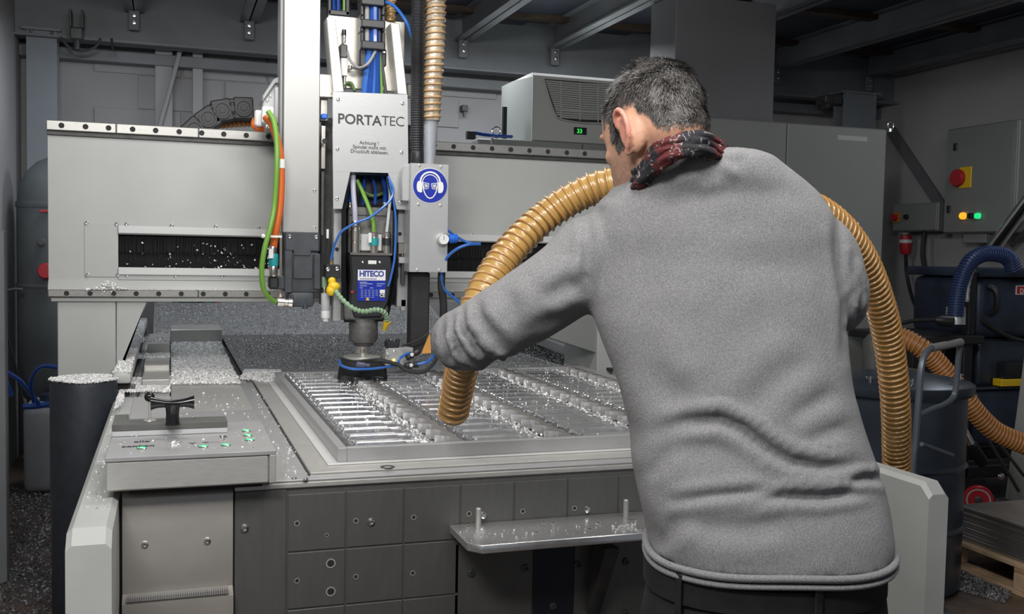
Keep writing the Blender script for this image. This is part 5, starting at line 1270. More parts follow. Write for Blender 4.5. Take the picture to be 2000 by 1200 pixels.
# industrial vacuum
vx0, vy = P(1905, 700, Y=5.0).x, 5.0
va = thing('industrial_vacuum', 'large navy industrial vacuum cleaner with blue hose on a wheeled frame', 'vacuum cleaner', (vx0+.35, vy+.3, 0))
zl_ = P(1950, 524, Y=vy).z; zl2 = P(1950, 543, Y=vy).z; zb1 = P(1950, 660, Y=vy).z; zb2 = P(1950, 752, Y=vy).z
obj('filter_head', MB().box(vx0, vx0+.75, vy, vy+.6, zb1, zl2, .05, 3), M['navy'], va)
obj('head_lid', MB().box(vx0-.03, vx0+.78, vy-.03, vy+.62, zl2+.003, zl_, .015, 2), M['navy'], va)
obj('collector', MB().box(vx0+.06, vx0+.72, vy+.04, vy+.56, zb2-.02, zb1-.01, .04, 3), M['navym'], va)
obj('container', MB().box(vx0+.02, vx0+.74, vy, vy+.6, .32, zb2-.03, .04, 3), M['navy'], va)
obj('clamp_ring', MB().box(vx0+.0, vx0+.76, vy-.015, vy+.61, zb2-.03, zb2-.012, .006), M['navym'], va)
X0, X1, Z0, Z1 = PR(1955, 741, 2005, 755, vy-.04); obj('yellow_band', MB().box(X0, X1+.1, vy-.045, vy+.03, Z0, Z1, .004), M['yellow'], va)
X0, X1, Z0, Z1 = PR(1965, 708, 2005, 741, vy-.04); obj('latch_box', MB().box(X0, X1+.1, vy-.04, vy+.04, Z0, Z1, .01, 2), M['black'], va)
X0, X1, Z0, Z1 = PR(1984, 558, 2012, 576, vy-.002); rl = obj('red_label', MB().box(X0, X1+.15, vy-.004, vy, Z0, Z1), M['white'], va)
obj('label_field', MB().box(X0+.007, X1+.14, vy-.005, vy-.004, Z0+.006, Z1-.006), M['red'], rl)
text('lettering', 'D', .045, P(1996, 573.5, Y=vy-.006), M['white'], rl, .001)
obj('side_grip', MB().tube(spline([P(1930, 560, Y=vy-.01), P(1945, 570, Y=vy-.05), P(1946, 600, Y=vy-.05), P(1932, 615, Y=vy-.01)], 4), .02, 8), M['black'], va)
ytube('power_cable', M['blackm'], va, [(1920, 628, vy-.02), (1945, 645, vy-.03), (1975, 660, vy-.04), (2005, 668, vy-.04)], .014, 8)
obj('lid_plate', MB().box(P(1978, 525, Y=vy+.1).x, P(1998, 525, Y=vy+.1).x, vy, vy+.1, zl_, zl_+.012, .003), M['alu'], va)
# black stand with platform and steel column at the left side of the vacuum
fz = P(1850, 655, Y=4.95).z
X0, X1 = P(1770, 650, Y=4.95).x, P(1905, 650, Y=4.95).x
obj('platform', MB().box(X0, X1, 4.87, 5.5, fz-.05, fz, .006), M['black'], va)
for x in (X1-.10, X0+.04): obj('frame_upright', MB().box(x, x+.07, 4.93, 5.0, .14, fz-.05, .004), M['black'], va)
obj('frame_upright', MB().box(P(1893, 600, Y=4.95).x, P(1906, 600, Y=4.95).x, 4.95, 5.01, fz, P(1895, 530, Y=4.95).z, .004), M['black'], va)
obj('frame_rail', MB().box(X0+.04, vx0+.75, 4.93, 5.03, .14, .22, .01), M['black'], va)
obj('frame_rail', MB().box(X0+.04, vx0+.75, 5.4, 5.5, .14, .22, .01), M['black'], va)
obj('motor_box', MB().box(X0+.05, X1-.12, 5.05, 5.4, .35, fz-.07, .03, 2), M['navy'], va)
b = P(1910, 960, Y=4.95)
def wheel(p, r, w_, m, nm='castor_wheel'):
    wo = obj(nm, MB().lathe(p, [(r*.62, -w_*.5), (r*.92, -w_*.5), (r, -w_*.3), (r, w_*.3), (r*.92, w_*.5), (r*.62, w_*.5)], 32, (-.62, -.78, 0)), M['red'], va)
    obj('wheel_rim', MB().lathe(p, [(r*.80, -w_*.53), (r*.80, w_*.53), (r*.5, w_*.45), (r*.48, -w_*.45)], 32, (-.62, -.78, 0)), m, wo)
    obj('hub', MB().lathe(p, [(r*.52, -w_*.3), (r*.52, w_*.3), (r*.15, w_*.6), (r*.15, w_*.65)], 24, (-.62, -.78, 0)), M['dgrey'], wo)
cw_ = P(1912, 940, D=5.95); r = cw_.z-.002
wheel((cw_.x, cw_.y, .085), .085, .045, mat('pale wheel rim', (.5, .48, .48), .5))
obj('castor_fork', MB().box(cw_.x-.02, cw_.x+.09, cw_.y+.03, cw_.y+.09, .085, .2, .006), M['black'], va)
p_ = P(1877, 935, D=5.95); obj('castor_wheel', MB().lathe((p_.x, p_.y+.1, .05), [(.048, -.02), (.05, -.01), (.05, .01), (.048, .02)], 20, (-.62, -.78, 0)), M['dgrey'], va)
obj('chrome_tube', MB().tube([P(1880, 838, D=5.95), P(1896, 868, D=5.95)], .026, 14), M['chrome'], va)
obj('wand_socket', MB().tube([P(1896, 868, D=5.95), P(1920, 905, D=6.0)], .035, 14), M['black'], va)
screw(P(1955, 931, D=5.9), va, .022, m=M['chrome'])
for q in (((1925, 850), (1990, 960)), ((1935, 845), (2000, 930))):
    obj('frame_strut', MB().tube([P(*q[0], D=5.9), P(*q[1], D=6.0)], .010, 8), M['dgrey'], va)
# blue ribbed hose arch with steel cuffs
w = spline([P(*q, D=d) for q, d in (((1866, 618), 6.0), ((1870, 580), 6.0), ((1878, 545), 6.0), ((1895, 512), 6.0), ((1920, 497), 6.03), ((1950, 497), 6.06), ((1970, 506), 6.1), ((1981, 528), 6.12))], 8)
hose('vacuum_hose', 'dark blue ribbed hose arching over the navy vacuum', 'hose', w, .048, mat('blue hose wall', (.02, .04, .12), .35), mat('blue hose spiral', (.03, .055, .15), .3), .016, .004, seg=16)
a, b = P(1866, 634, D=6.05), P(1867, 600, D=6.05); tag(obj('steel_cuff', MB().tube([a, b], [.058, .055], 18), M['alu']), 'steel cuff where the dark blue hose enters the black stand', 'cuff')
w = spline([P(*q, D=6.15) for q in ((1888, 590), (1890, 560), (1896, 535), (1903, 525))], 4); tag(obj('foil_tube', MB().tube(w, [.014+.003*(i % 2) for i in range(len(w))], 10), M['alu']), 'narrow silvery ribbed tube beside the dark blue hose', 'tube')
a, b = P(1936, 490, X=6.05), P(2015, 385, X=6.05); tag(obj('silver_duct', MB().tube([a, b], .055, 24), M['chrome']), 'shiny round steel duct rising to the right edge', 'duct')
a, b = P(1975, 480, X=6.15), P(2010, 445, X=6.15); tag(obj('thin_pipe', MB().tube([a, b], .02, 12), M['dgrey']), 'thin dark pipe below the shiny steel duct', 'pipe')
a, b = P(1825, 625, D=5.95), P(1860, 628, D=5.95); tag(obj('cable_plug', MB().tube([a, a.lerp(b, .3), b], [.016, .034, .036], 12), M['black']), 'fat black plug lying on the stand beside the steel cuff', 'plug')
tag(obj('black_cable', MB().tube(spline([P(*q, D=5.95) for q in ((1760, 632), (1785, 627), (1826, 625))], 4), .012, 8), M['black']), 'black cable lying flat to the left of the fat plug', 'cable')
# second orange hose
w = spline([P(*q, D=d) for q, d in (((1728, 652), 5.4), ((1762, 660), 5.35), ((1795, 677), 5.3), ((1830, 708), 5.3), ((1868, 755), 5.3), ((1905, 805), 5.3), ((1940, 840), 5.3), ((1975, 858), 5.3), ((2010, 872), 5.3))], 10)
hose('suction_hose', 'dull orange ribbed hose running behind the grey trolley handle to the right edge', 'hose', w, .054, M['hoseo'], M['ribo'], .0195, .005, seg=16)
# leaning white board at the right edge
bt = P(1972, 978, Z=0.14); pts = [P(1972, 978, Z=0), P(2035, 985, Z=0)+Vector((0, .02, 0)), P(2075, 640, D=5.95), P(2018, 640, D=5.95)]
zz = pts[0].z
tag(obj('white_board', MB().prism([pts[0], Vector((pts[1].x, pts[1].y, 0)), pts[2], pts[3]], (0, .04, 0), .003), M['guard']), 'white panel leaning at the extreme right edge behind the sheets', 'panel')
# pallet with sheet stack
pt = thing('pallet', 'wooden pallet at the bottom right carrying a stack of metal sheets', 'pallet', P(1950, 1130, Z=.0))
pz = .145
u0, u1 = P(1832, 1042, Z=pz), P(2010, 1110, Z=pz)
ux = (u1-u0).normalized(); uy = Vector((-ux.y, ux.x, 0))
if uy.x < 0: uy = -uy
o0 = u0-uy*.0
def ob(nm, a0, a1, b0, b1, z0, z1, m, par, bev=.003):
    pts = [o0+ux*a0+uy*b0, o0+ux*a1+uy*b0, o0+ux*a1+uy*b1, o0+ux*a0+uy*b1]
    return obj(nm, MB().prism([Vector((p.x, p.y, z0)) for p in pts], (0, 0, z1-z0), bev), m, par)
for k in range(6): ob('deck_slat', -.03, 1.15, .0+k*.145, .0+k*.145+.10, pz-.022, pz, M['wood'], pt)
for k in range(3): ob('stringer_board', k*.5-.02, k*.5+.10, 0, .83, pz-.044, pz-.0225, M['woodd'], pt)
for k in range(3):
    for j in range(3): ob('block', k*.5-.02, k*.5+.10, j*.36, j*.36+.1, .022, pz-.0445, M['wood'], pt)
for j in range(3): ob('skid_board', -.02, 1.12, j*.36, j*.36+.1, 0, .0215, M['wood'], pt)
# front edge board
st_ = thing('sheet_stack', 'stack of thin metal sheets lying on the wooden pallet', 'sheets', o0+Vector((.3, .2, pz)))
q0 = P(1870, 1052, Z=pz)
a0 = (q0-o0).dot(ux); b0 = (q0-o0).dot(uy)
zs = P(1870, 985, D=(q0-CAM).dot(CF)).z
nsh = 12
for k in range(nsh):
    j = random.uniform(-.004, .004); zz0 = pz+.001+(zs-pz)*k/nsh
    ob('metal_sheet', a0+j, a0+.95+j, b0+j, b0+.62+j, zz0, zz0+(zs-pz)/nsh-.0012, M['sheetm'], st_, .001)
# ---------------------------------------------------------------- the man
def ring_ell(c, hw, th, ax, ay, n=40, pw=2.3):
    out = []
    for k in range(n):
        a = 2*math.pi*k/n; ca, sa = math.cos(a), math.sin(a)
        out.append(c + ax*hw*math.copysign(abs(ca)**(2/pw), ca) + ay*th*math.copysign(abs(sa)**(2/pw), sa))
    return out
HR = Vector((CR.x, CR.y, 0)).normalized(); HF = Vector((CF.x, CF.y, 0)).normalized()
man = thing('person', 'man in grey knitted sweater, patterned scarf and black jeans leaning over the machine', 'person', (P(1500, 1085, D=1.85).x, P(1500, 1085, D=1.85).y, 0))
rows = [(1070, 1266, 1737, 1.84, .150), (1040, 1262, 1738, 1.845, .150), (1000, 1254, 1734, 1.85, .145), (950, 1242, 1724, 1.86, .138), (900, 1233, 1708, 1.87, .130),
        (830, 1228, 1684, 1.885, .122), (760, 1210, 1664, 1.90, .120), (690, 1182, 1655, 1.915, .122), (620, 1158, 1650, 1.93, .125),
        (560, 1150, 1648, 1.94, .126), (500, 1146, 1645, 1.95, .126), (450, 1150, 1638, 1.95, .126), (405, 1166, 1620, 1.95, .122),
        (370, 1195, 1596, 1.95, .118), (342, 1232, 1562, 1.94, .116), (319, 1268, 1530, 1.93, .108), (300, 1290, 1508, 1.92, .094), (288, 1320, 1476, 1.915, .062)]
def rowring(y, xl, xr, d, t, grow=0., dd=0., n=44):
    c = P((xl+xr)/2, y, D=d+dd); hw = (xr-xl)/2/F*d+grow
    return ring_ell(c, hw, t+grow, HR, HF+Vector((0, 0, .10)), n)
torso = MB().rings([rowring(*q) for q in rows])
# arms: tubes with px radii
def limb(mb, pts, n=6, seg=22):
    """pts: (px,py,D,radius_px)"""
    w = spline([P(a, b, D=d) for a, b, d, _ in pts], n)
    R = spline([Vector((r/F*d, 0, 0)) for _, _, d, r in pts], n)
    return mb.tube(w, [q.x for q in R], seg)
AL = [(1235, 500, 1.97, 84), (1170, 500, 1.965, 88), (1110, 545, 1.955, 79), (1030, 598, 1.95, 75), (960, 640, 1.95, 71), (912, 662, 1.965, 64), (900, 662, 2.03, 58), (905, 655, 2.12, 50), (915, 648, 2.2, 44)]
AR = [(1560, 480, 1.98, 84), (1600, 505, 1.97, 78), (1622, 560, 1.97, 70), (1624, 592, 1.985, 66), (1612, 595, 2.04, 62), (1596, 550, 2.14, 50), (1580, 500, 2.25, 44)]
mbA = MB(); limb(mbA, AL); mbB = MB(); limb(mbB, AR)
def merge(mbs):
    b = MB()
    for m_ in mbs:
        me = bpy.data.meshes.new('t'); m_.b.to_mesh(me); m_.b.free(); b.b.from_mesh(me); bpy.data.meshes.remove(me)
    me = bpy.data.meshes.new('t'); b.b.to_mesh(me); b.b.free(); return me
# rolled hem: thicker rim ring closed torus
hem_pts = rowring(1067, 1263, 1738, 1.84, .151, .0, n=72)
def closed_tube(pts, r, seg=10, flat=1.):
    n = len(pts); out = []
    for i in range(n):
        t = (pts[(i+1) % n]-pts[i-1]).normalized(); up = Vector((0, 0, 1)); a = t.cross(up).normalized(); b = a.cross(t)
        out.append([pts[i]+a*math.cos(2*math.pi*k/seg)*r*flat+b*math.sin(2*math.pi*k/seg)*r for k in range(seg)])
    return MB().rings(out, cap=False, closed=True)
sw = merge([torso, mbA, mbB])
sw = evalmesh(sw, [('REMESH', dict(mode='VOXEL', voxel_size=.0068)), ('SMOOTH', dict(factor=.6, iterations=9))])
# folds: valleys and ridges of the cloth on the side that faces back
def segdist(p, pl):
    best = 1e9; bt = 0; acc = 0; tot = sum(math.hypot(b[0]-a[0], b[1]-a[1]) for a, b in zip(pl[:-1], pl[1:]))
    for a, b in zip(pl[:-1], pl[1:]):
        dx, dy = b[0]-a[0], b[1]-a[1]; L2 = dx*dx+dy*dy; t = max(0, min(1, ((p[0]-a[0])*dx+(p[1]-a[1])*dy)/L2)); l = math.sqrt(L2)
        qx, qy = a[0]+t*dx, a[1]+t*dy; d = math.hypot(p[0]-qx, p[1]-qy)
        if d < best: best = d; bt = (acc+t*l)/tot; side = (p[0]-a[0])*dy-(p[1]-a[1])*dx
        acc += l
    return best, bt, side
folds = [  # polyline, width px, amplitude m, side ridge amplitude
    ([(1290, 838), (1340, 826), (1405, 822), (1450, 842), (1500, 880), (1545, 905), (1600, 914), (1680, 912)], 13, -.016, .011),
    ([(1300, 982), (1390, 970), (1460, 964), (1520, 958)], 10, -.009, .006),
    ([(1470, 984), (1530, 972), (1600, 974), (1660, 966), (1700, 958)], 10, -.014, .009),
    ([(1650, 944), (1690, 936), (1726, 936)], 9, -.014, .009),
    ([(1262, 940), (1290, 905), (1310, 870)], 16, -.006, .004),
    ([(1250, 700), (1300, 760), (1350, 790)], 30, -.006, .004),
    ([(1320, 1010), (1380, 1030), (1460, 1035), (1560, 1020)], 22, -.006, .004),
    ([(1275, 1020), (1290, 1060), (1340, 1000)], 18, -.007, .005),
    ([(1590, 690), (1500, 760), (1450, 800)], 26, -.004, .004),
    ([(1640, 760), (1560, 810), (1530, 830)], 22, -.005, .004),
    ([(1665, 830), (1600, 850), (1560, 870)], 18, -.006, .005),
    ([(1140, 400), (1150, 470), (1146, 540), (1150, 600)], 10, -.007, .003),
    ([(1630, 430), (1642, 520), (1650, 620), (1652, 700)], 9, -.010, .004),
    ([(1150, 560), (1110, 560), (1060, 590)], 18, -.007, .005),
    ([(1150, 600), (1100, 622), (1040, 640)], 16, -.007, .004),
    ([(1250, 352), (1290, 340), (1340, 352), (1375, 365), (1430, 355)], 16, .006, 0),
    ([(1420, 305), (1436, 318), (1450, 322)], 10, -.004, .005),
    ([(1128, 398), (1160, 392), (1200, 402)], 12, .006, 0),
    # sleeve bunching at the elbow
    ([(905, 598), (905, 640), (925, 672), (955, 700), (990, 708)], 7, -.015, .010),
    ([(888, 612), (884, 650), (900, 685), (930, 712)], 6, -.013, .009),
    ([(872, 625), (866, 660), (880, 700), (905, 722)], 6, -.011, .007),
    ([(930, 585), (935, 620), (960, 650), (985, 680)], 10, -.008, .007),
    ([(925, 700), (960, 716), (1000, 700)], 7, -.011, .008),
    ([(980, 560), (1000, 600), (1000, 640)], 16, -.005, .004),
    ([(1662, 500), (1672, 560), (1664, 620)], 7, -.009, .007),
    ([(1678, 530), (1684, 575), (1672, 630), (1655, 650)], 6, -.009, .007),
    ([(1652, 520), (1660, 570), (1652, 610)], 7, -.006, .005),
]
nv = len(sw.vertices)
for v in sw.vertices:
    if v.normal.dot(v.co-CAM) > .05*0: continue
    x, y, z = proj(v.co); off = 0
    for pl, w_, am, rd in folds:
        if not (min(q[0] for q in pl)-3.2*w_ < x < max(q[0] for q in pl)+3.2*w_ and min(q[1] for q in pl)-3.2*w_ < y < max(q[1] for q in pl)+3.2*w_): continue
        d, t, s = segdist((x, y), pl); e = min(1, 4*t*(1-t)+.15); e = min(1, 3.2*min(t, 1-t)+.12)
        off += e*(am*math.exp(-(d/w_)**2)+rd*math.exp(-((d-2.0*w_)/(w_*1.1))**2))
    n3 = noise.noise(v.co*9.0)*.004+noise.noise(v.co*22)*.0015
    v.co += v.normal*(off+n3)
sw = evalmesh(sw, [('SMOOTH', dict(factor=.5, iterations=2)), ('SUBSURF', dict(levels=1, render_levels=1))])
for m_ in list(sw.materials): pass
sw.materials.clear(); sw.materials.append(M['knit']); sw.shade_smooth()
swo = obj('sweater', sw, None, man)
swo.location = -WLOC[man.name]; WLOC[swo.name] = Vector((0, 0, 0))
hp_ = [p+Vector((0, 0, noise.noise(p*6)*.012)) for p in hem_pts]
ho = obj('rolled_hem', closed_tube(hp_, .0068, 10, 1.1), M['knit'], swo, smooth=80)
ho2 = obj('rolled_hem', closed_tube([p+Vector((0, 0, -.014))+(Vector((0, 0, 0))) for p in hp_], .0055, 8, 1.3), M['knit'], swo, smooth=80)
# trousers
pel = [(1062, 1290, 1712, 1.85, .125), (1150, 1262, 1722, 1.84, .138), (1230, 1250, 1728, 1.84, .15), (1300, 1250, 1728, 1.84, .15)]
tb = MB(); rs = [rowring(*q, n=36) for q in pel]
tb.rings(rs)
hipc = P(1492, 1300, D=1.84)
legs = []
for s in (-1, 1):
    c0 = hipc+HR*s*.115
    zs_ = [c0.z+.06, c0.z-.15, .50, .30, .12, .05]; rr = [.115, .105, .078, .072, .062, .066]
    fx = [Vector((0, 0, 0)), HF*.01, HF*.03+HR*s*.02, HF*.02+HR*s*.03, HR*s*.035, HR*s*.035]
    legs.append([c0+f_+Vector((0, 0, z-c0.z)) for f_, z in zip(fx, zs_)])
    tb.tube(spline(legs[-1], 4), [a_.x for a_ in spline([Vector((r_, 0, 0)) for r_ in rr], 4)], 20)
me = bpy.data.meshes.new('t'); tb.b.to_mesh(me); tb.b.free()
me = evalmesh(me, [('REMESH', dict(mode='VOXEL', voxel_size=.012)), ('SMOOTH', dict(factor=.6, iterations=5))])
for v in me.vertices: v.co += v.normal*(noise.noise(v.co*14)*.004)
me.materials.clear(); me.materials.append(M['jeans']); me.shade_smooth()
tro = obj('jeans', me, None, man); tro.location = -WLOC[man.name]; WLOC[tro.name] = Vector((0, 0, 0))
# waistband, belt loop, pocket stitching
wbp = rowring(1092, 1263, 1721, 1.84, .141, .0, n=60)
def band(pts, h, th):
    n = len(pts); out = []; c = sum(pts, Vector())/n
    for p in pts:
        o = (p-c); o.z = 0; o.normalize(); out.append([p+o*th, p+o*th-Vector((0, 0, h)), p-Vector((0, 0, h)), p])
    return MB().rings(out, cap=False, closed=True)
obj('waistband', band(wbp, .042, .004), M['jeans'], tro, smooth=50)
def onband(px, extra=.006, dz=0.):
    best = min(wbp, key=lambda q: abs(proj(q)[0]-px)+(1000 if (q-hipc).dot(HF) > 0 else 0)); return best
for px in (1590, 1340):
    b = onband(px); o = (b-hipc); o.z = 0; o.normalize(); t_ = Vector((-o.y, o.x, 0)); b = b+o*.006
    obj('belt_loop', MB().prism([b+t_*.008+Vector((0, 0, .012)), b-t_*.008+Vector((0, 0, .012)), b-t_*.008-Vector((0, 0, .058)), b+t_*.008-Vector((0, 0, .058))], o*.004, .001), M['jeans'], tro)
def back(px, py, off=.004):
    """point on the back of the jeans as seen, by ray against the mesh"""
    d = (P(px, py, D=1)-CAM).normalized(); hit, loc, nrm, _ = tro_bvh.ray_cast(CAM, d)[0] is not None and (True, *tro_bvh.ray_cast(CAM, d)[:2], 0) or (False, None, None, 0)
    return (loc+nrm*off) if hit else P(px, py, D=1.7)
from mathutils.bvhtree import BVHTree
tro_bvh = BVHTree.FromPolygons([v.co[:] for v in tro.data.vertices], [p.vertices[:] for p in tro.data.polygons])
for q in ([(1325, 1162), (1350, 1172), (1390, 1192), (1420, 1198)], [(1655, 1198), (1690, 1194), (1712, 1182)]):
    obj('stitch_line', MB().tube(spline([back(*a, .001) for a in q], 5), .0012, 5), M['stitch'], tro)
# shoes
for k, lg_ in enumerate(legs):
    b = lg_[-1]; fwd = (HF+HR*(-.15 if k == 0 else .15)).normalized(); sd = Vector((fwd.y, -fwd.x, 0))
    prof = [(-.09, .035, .07), (-.06, .045, .085), (0, .045, .09), (.07, .05, .065), (.13, .05, .05), (.17, .038, .035), (.185, .015, .02)]
    so = []
    for t_, w_, h in prof:
        c = Vector((b.x, b.y, 0))+fwd*t_; so.append([c+sd*math.cos(2*math.pi*j/14)*w_+Vector((0, 0, max(.003, h/2+.004+math.sin(2*math.pi*j/14)*h/2))) for j in range(14)])
    obj('shoe', MB().rings(so), M['leather'], man, smooth=60)
# ---- body: head, neck, trunk, arms, hands, legs as one mesh
HS = 1.12; HC = P(1276, 243, D=1.93); th, ph = math.radians(35), math.radians(20)
away, left = HF.copy(), -HR
F0 = (away*math.cos(th)+left*math.sin(th)); Lh = (left*math.cos(th)-away*math.sin(th))
Fh = (F0*math.cos(ph)-Vector((0, 0, 1))*math.sin(ph)); Uh = Fh.cross(Lh)
if Uh.z < 0: Uh = -Uh
roll = math.radians(4); Lh, Uh = Lh*math.cos(roll)+Uh*math.sin(roll), Uh*math.cos(roll)-Lh*math.sin(roll)
def H(f, l, u, s=HS): return HC+(Fh*f+Lh*l+Uh*u)*s
def hball(mb, c, r, n=20):
    v = bmesh.ops.create_uvsphere(mb.b, u_segments=n, v_segments=n//2+4, radius=1)['verts']
    for q in v: q.co = H(c[0]+q.co.x*r[0], c[1]+q.co.y*r[1], c[2]+q.co.z*r[2])
hb_ = MB()
hball(hb_, (-.005, 0, .012), (.098, .077, .098), 28)
hball(hb_, (-.048, 0, -.028), (.056, .060, .055), 20)
fr = []
for u_, cf, hf, hw_ in ((-.130, .072, .012, .012), (-.124, .067, .026, .025), (-.108, .054, .044, .041), (-.088, .040, .058, .050), (-.066, .026, .069, .058), (-.042, .017, .077, .063), (-.015, .011, .082, .068), (.012, .007, .087, .072), (.04, .0, .088, .072)):
    fr.append([H(cf+hf*math.copysign(abs(math.cos(q))**.85, math.cos(q)), hw_*math.copysign(abs(math.sin(q))**.85, math.sin(q)), u_) for q in [2*math.pi*k/32 for k in range(32)]])
hb_.rings(fr)
for s in (-1, 1):
    hball(hb_, (.060, s*.038, -.038), (.024, .020, .018), 14)   # cheekbone
    hball(hb_, (.080, s*.030, .006), (.014, .024, .007), 12)    # brow
    hball(hb_, (.074, s*.030, -.012), (.012, .012, .010), 12)   # eye
hball(hb_, (.078, 0, .035), (.016, .045, .030), 16)
mbn = hb_; mbn.tube([H(.086, 0, -.004), H(.100, 0, -.025), H(.110, 0, -.044)], [.008, .011, .014], 12)
hball(hb_, (.100, .010, -.048), (.010, .008, .007), 10); hball(hb_, (.100, -.010, -.048), (.010, .008, .007), 10)
hball(hb_, (.088, 0, -.073), (.010, .024, .005), 12); hball(hb_, (.086, 0, -.084), (.010, .020, .006), 12)
# neck
nkp = [H(-.015, 0, .0), H(-.030, 0, -.040), P(1306, 316, D=1.935), P(1336, 360, D=1.96), P(1370, 430, D=1.965), P(1400, 500, D=1.97)]
nkr = [.050, .057, .057, .054, .062, .07]
hb_.tube(spline(nkp, 4), [q.x for q in spline([Vector((r_, 0, 0)) for r_ in nkr], 4)], 24)
# ears
EO = -.030
for s in (1, -1):
    w = [H(f, l*s, u+EO) for f, l, u in [( .008, .074, .012), (.004, .082, .030), (-.010, .088, .036), (-.024, .091, .026), (-.030, .090, .006), (-.026, .086, -.014), (-.014, .080, -.030), (-.002, .073, -.036)]]
    hb_.tube(spline(w, 4), .0056, 8)
    hb_.tube(spline([H(-.002, s*.074, .022+EO), H(-.014, s*.080, .020+EO), H(-.020, s*.082, .004+EO), H(-.012, s*.078, -.014+EO)], 4), .0046, 8)
    hball(hb_, (-.010, s*.075, EO), (.016, .005, .028), 12); hball(hb_, (-.006, s*.074, -.034+EO), (.008, .006, .009), 10)
    hball(hb_, (-.012, s*.060, -.02), (.03, .018, .05), 14)
# trunk, arms and legs (slim, under the clothes)
hb_.rings([rowring(y, xl+40, xr-40, d, max(.02, t-.03), n=28) for y, xl, xr, d, t in rows[:-2]])
def limb2(pts, k): limb(hb_, [(a, b, d, r*k) for a, b, d, r in pts], 4, 16)
limb2(AL, .62); limb2(AR, .62)
for lg_ in legs: hb_.tube(spline(lg_, 3), [a_.x for a_ in spline([Vector((r_, 0, 0)) for r_ in (.095, .085, .06, .055, .04, .04)], 3)], 14)
hb_.rings([rowring(y, xl+35, xr-35, d, t-.035, n=28) for y, xl, xr, d, t in pel])
# hands closed on the hose
def hand(mb, wrist, c, axis, palmdir, side, R=.043):
    """wrist point, hose centre c, hose axis, direction from hose to palm"""
    axis = axis.normalized(); pd = (palmdir-axis*palmdir.dot(axis)).normalized(); q = axis.cross(pd)*side
    pc = c+pd*(R+.016)
    mb.tube([wrist, wrist.lerp(pc, .55), pc, pc+q*.012], [.027, .030, .034, .028], 14, flat=.75)
    ln = [.92, 1.0, .96, .8]
    for i in range(4):
        o = axis*(.030-.020*i); pts = []
        for k in range(7):
            a = .35+k*.42*ln[i]; pts.append(c+o+(pd*math.cos(a)+q*math.sin(a))*(R+.009))
        mb.tube([pc+o*.9+q*.01]+pts, [.0105, .0100, .0098, .0095, .009, .0088, .0082, .0072], 10)
    tp = []
    for k in range(5):
        a = -.35-k*.42; tp.append(c+axis*(.036+.004*k)+(pd*math.cos(a)+q*math.sin(a))*(R+.010))
    mb.tube([pc+axis*.02-q*.01]+tp, [.014, .013, .012, .011, .0105, .009], 10)
HOSE = [(884, 812, 2.66), (893, 765, 2.60), (903, 715, 2.52), (915, 650, 2.40), (935, 590, 2.40), (985, 505, 2.46), (1050, 436, 2.50), (1120, 387, 2.50), (1200, 358, 2.48), (1330, 358, 2.42), (1450, 375, 2.40), (1550, 394, 2.42), (1624, 432, 2.50), (1678, 497, 2.60), (1712, 575, 2.70), (1735, 665, 2.80), (1749, 790, 2.90), (1751, 900, 3.02), (1753, 1010, 3.10), (1765, 1130, 3.2), (1800, 1220, 3.4)]
hw = spline([P(a, b, D=d) for a, b, d in HOSE], 10)
c1 = P(912, 663, D=2.425); ax1 = P(915, 650, D=2.40)-P(903, 715, D=2.52)
hand(hb_, P(920, 662, D=2.22), c1, ax1, -CF, 1)
c2_ = P(1480, 381, D=2.41); ax2 = P(1530, 392, D=2.42)-P(1430, 370, D=2.40)
hb_.tube([P(1580, 500, D=2.23), P(1545, 460, D=2.28), P(1510, 430, D=2.33)], [.03, .027, .025], 12)
hand(hb_, P(1505, 425, D=2.33), c2_, ax2, -CF*.6-Vector((0, 0, 1)), -1)
me = bpy.data.meshes.new('t'); hb_.b.to_mesh(me); hb_.b.free()
me = evalmesh(me, [('REMESH', dict(mode='VOXEL', voxel_size=.0036)), ('SMOOTH', dict(factor=.5, iterations=3))])
me.materials.clear(); me.materials.append(M['skin']); me.shade_smooth()
# skin tint
ca = me.color_attributes.new('tint', 'FLOAT_COLOR', 'POINT'); nvs = len(me.vertices)
co = np.empty(nvs*3, dtype=np.float32); me.vertices.foreach_get('co', co); co = co.reshape(-1, 3)
loc = (co-np.array(HC))/HS; fl_ = loc@np.array(Fh); ll_ = loc@np.array(Lh); uu_ = loc@np.array(Uh)
col = np.ones((nvs, 4), dtype=np.float32); col[:, :3] = (.56, .31, .205)
def sm(a, b, x): t = np.clip((x-a)/(b-a), 0, 1); return t*t*(3-2*t)
rag = np.array([noise.noise(Vector(c)*160) for c in co[(np.abs(loc) < .2).all(1)]]) if True else 0
nz = np.zeros(nvs); nz[(np.abs(loc) < .2).all(1)] = rag
beard = sm(-.030, -.060, uu_-np.clip(.012-fl_, 0, .1)*.2)*sm(-.004, .018, fl_+nz*.006)*sm(.20, .17, np.abs(uu_))
beard = np.maximum(beard, sm(.012, .022, fl_)*sm(.040, .030, fl_)*sm(.01, -.01, uu_)*.7)
beard *= (np.abs(ll_) < .09)
beard = np.clip(beard*(.50+nz*.25), 0, .8)
col[:, :3] = col[:, :3]*(1-beard[:, None])+np.array((.13, .09, .075))*beard[:, None]
ear = (np.abs(ll_) > .0785)*(uu_ < .012)*(uu_ > -.075)*(fl_ < .016)*(fl_ > -.05); col[ear > 0, :3] = (.62, .27, .20)
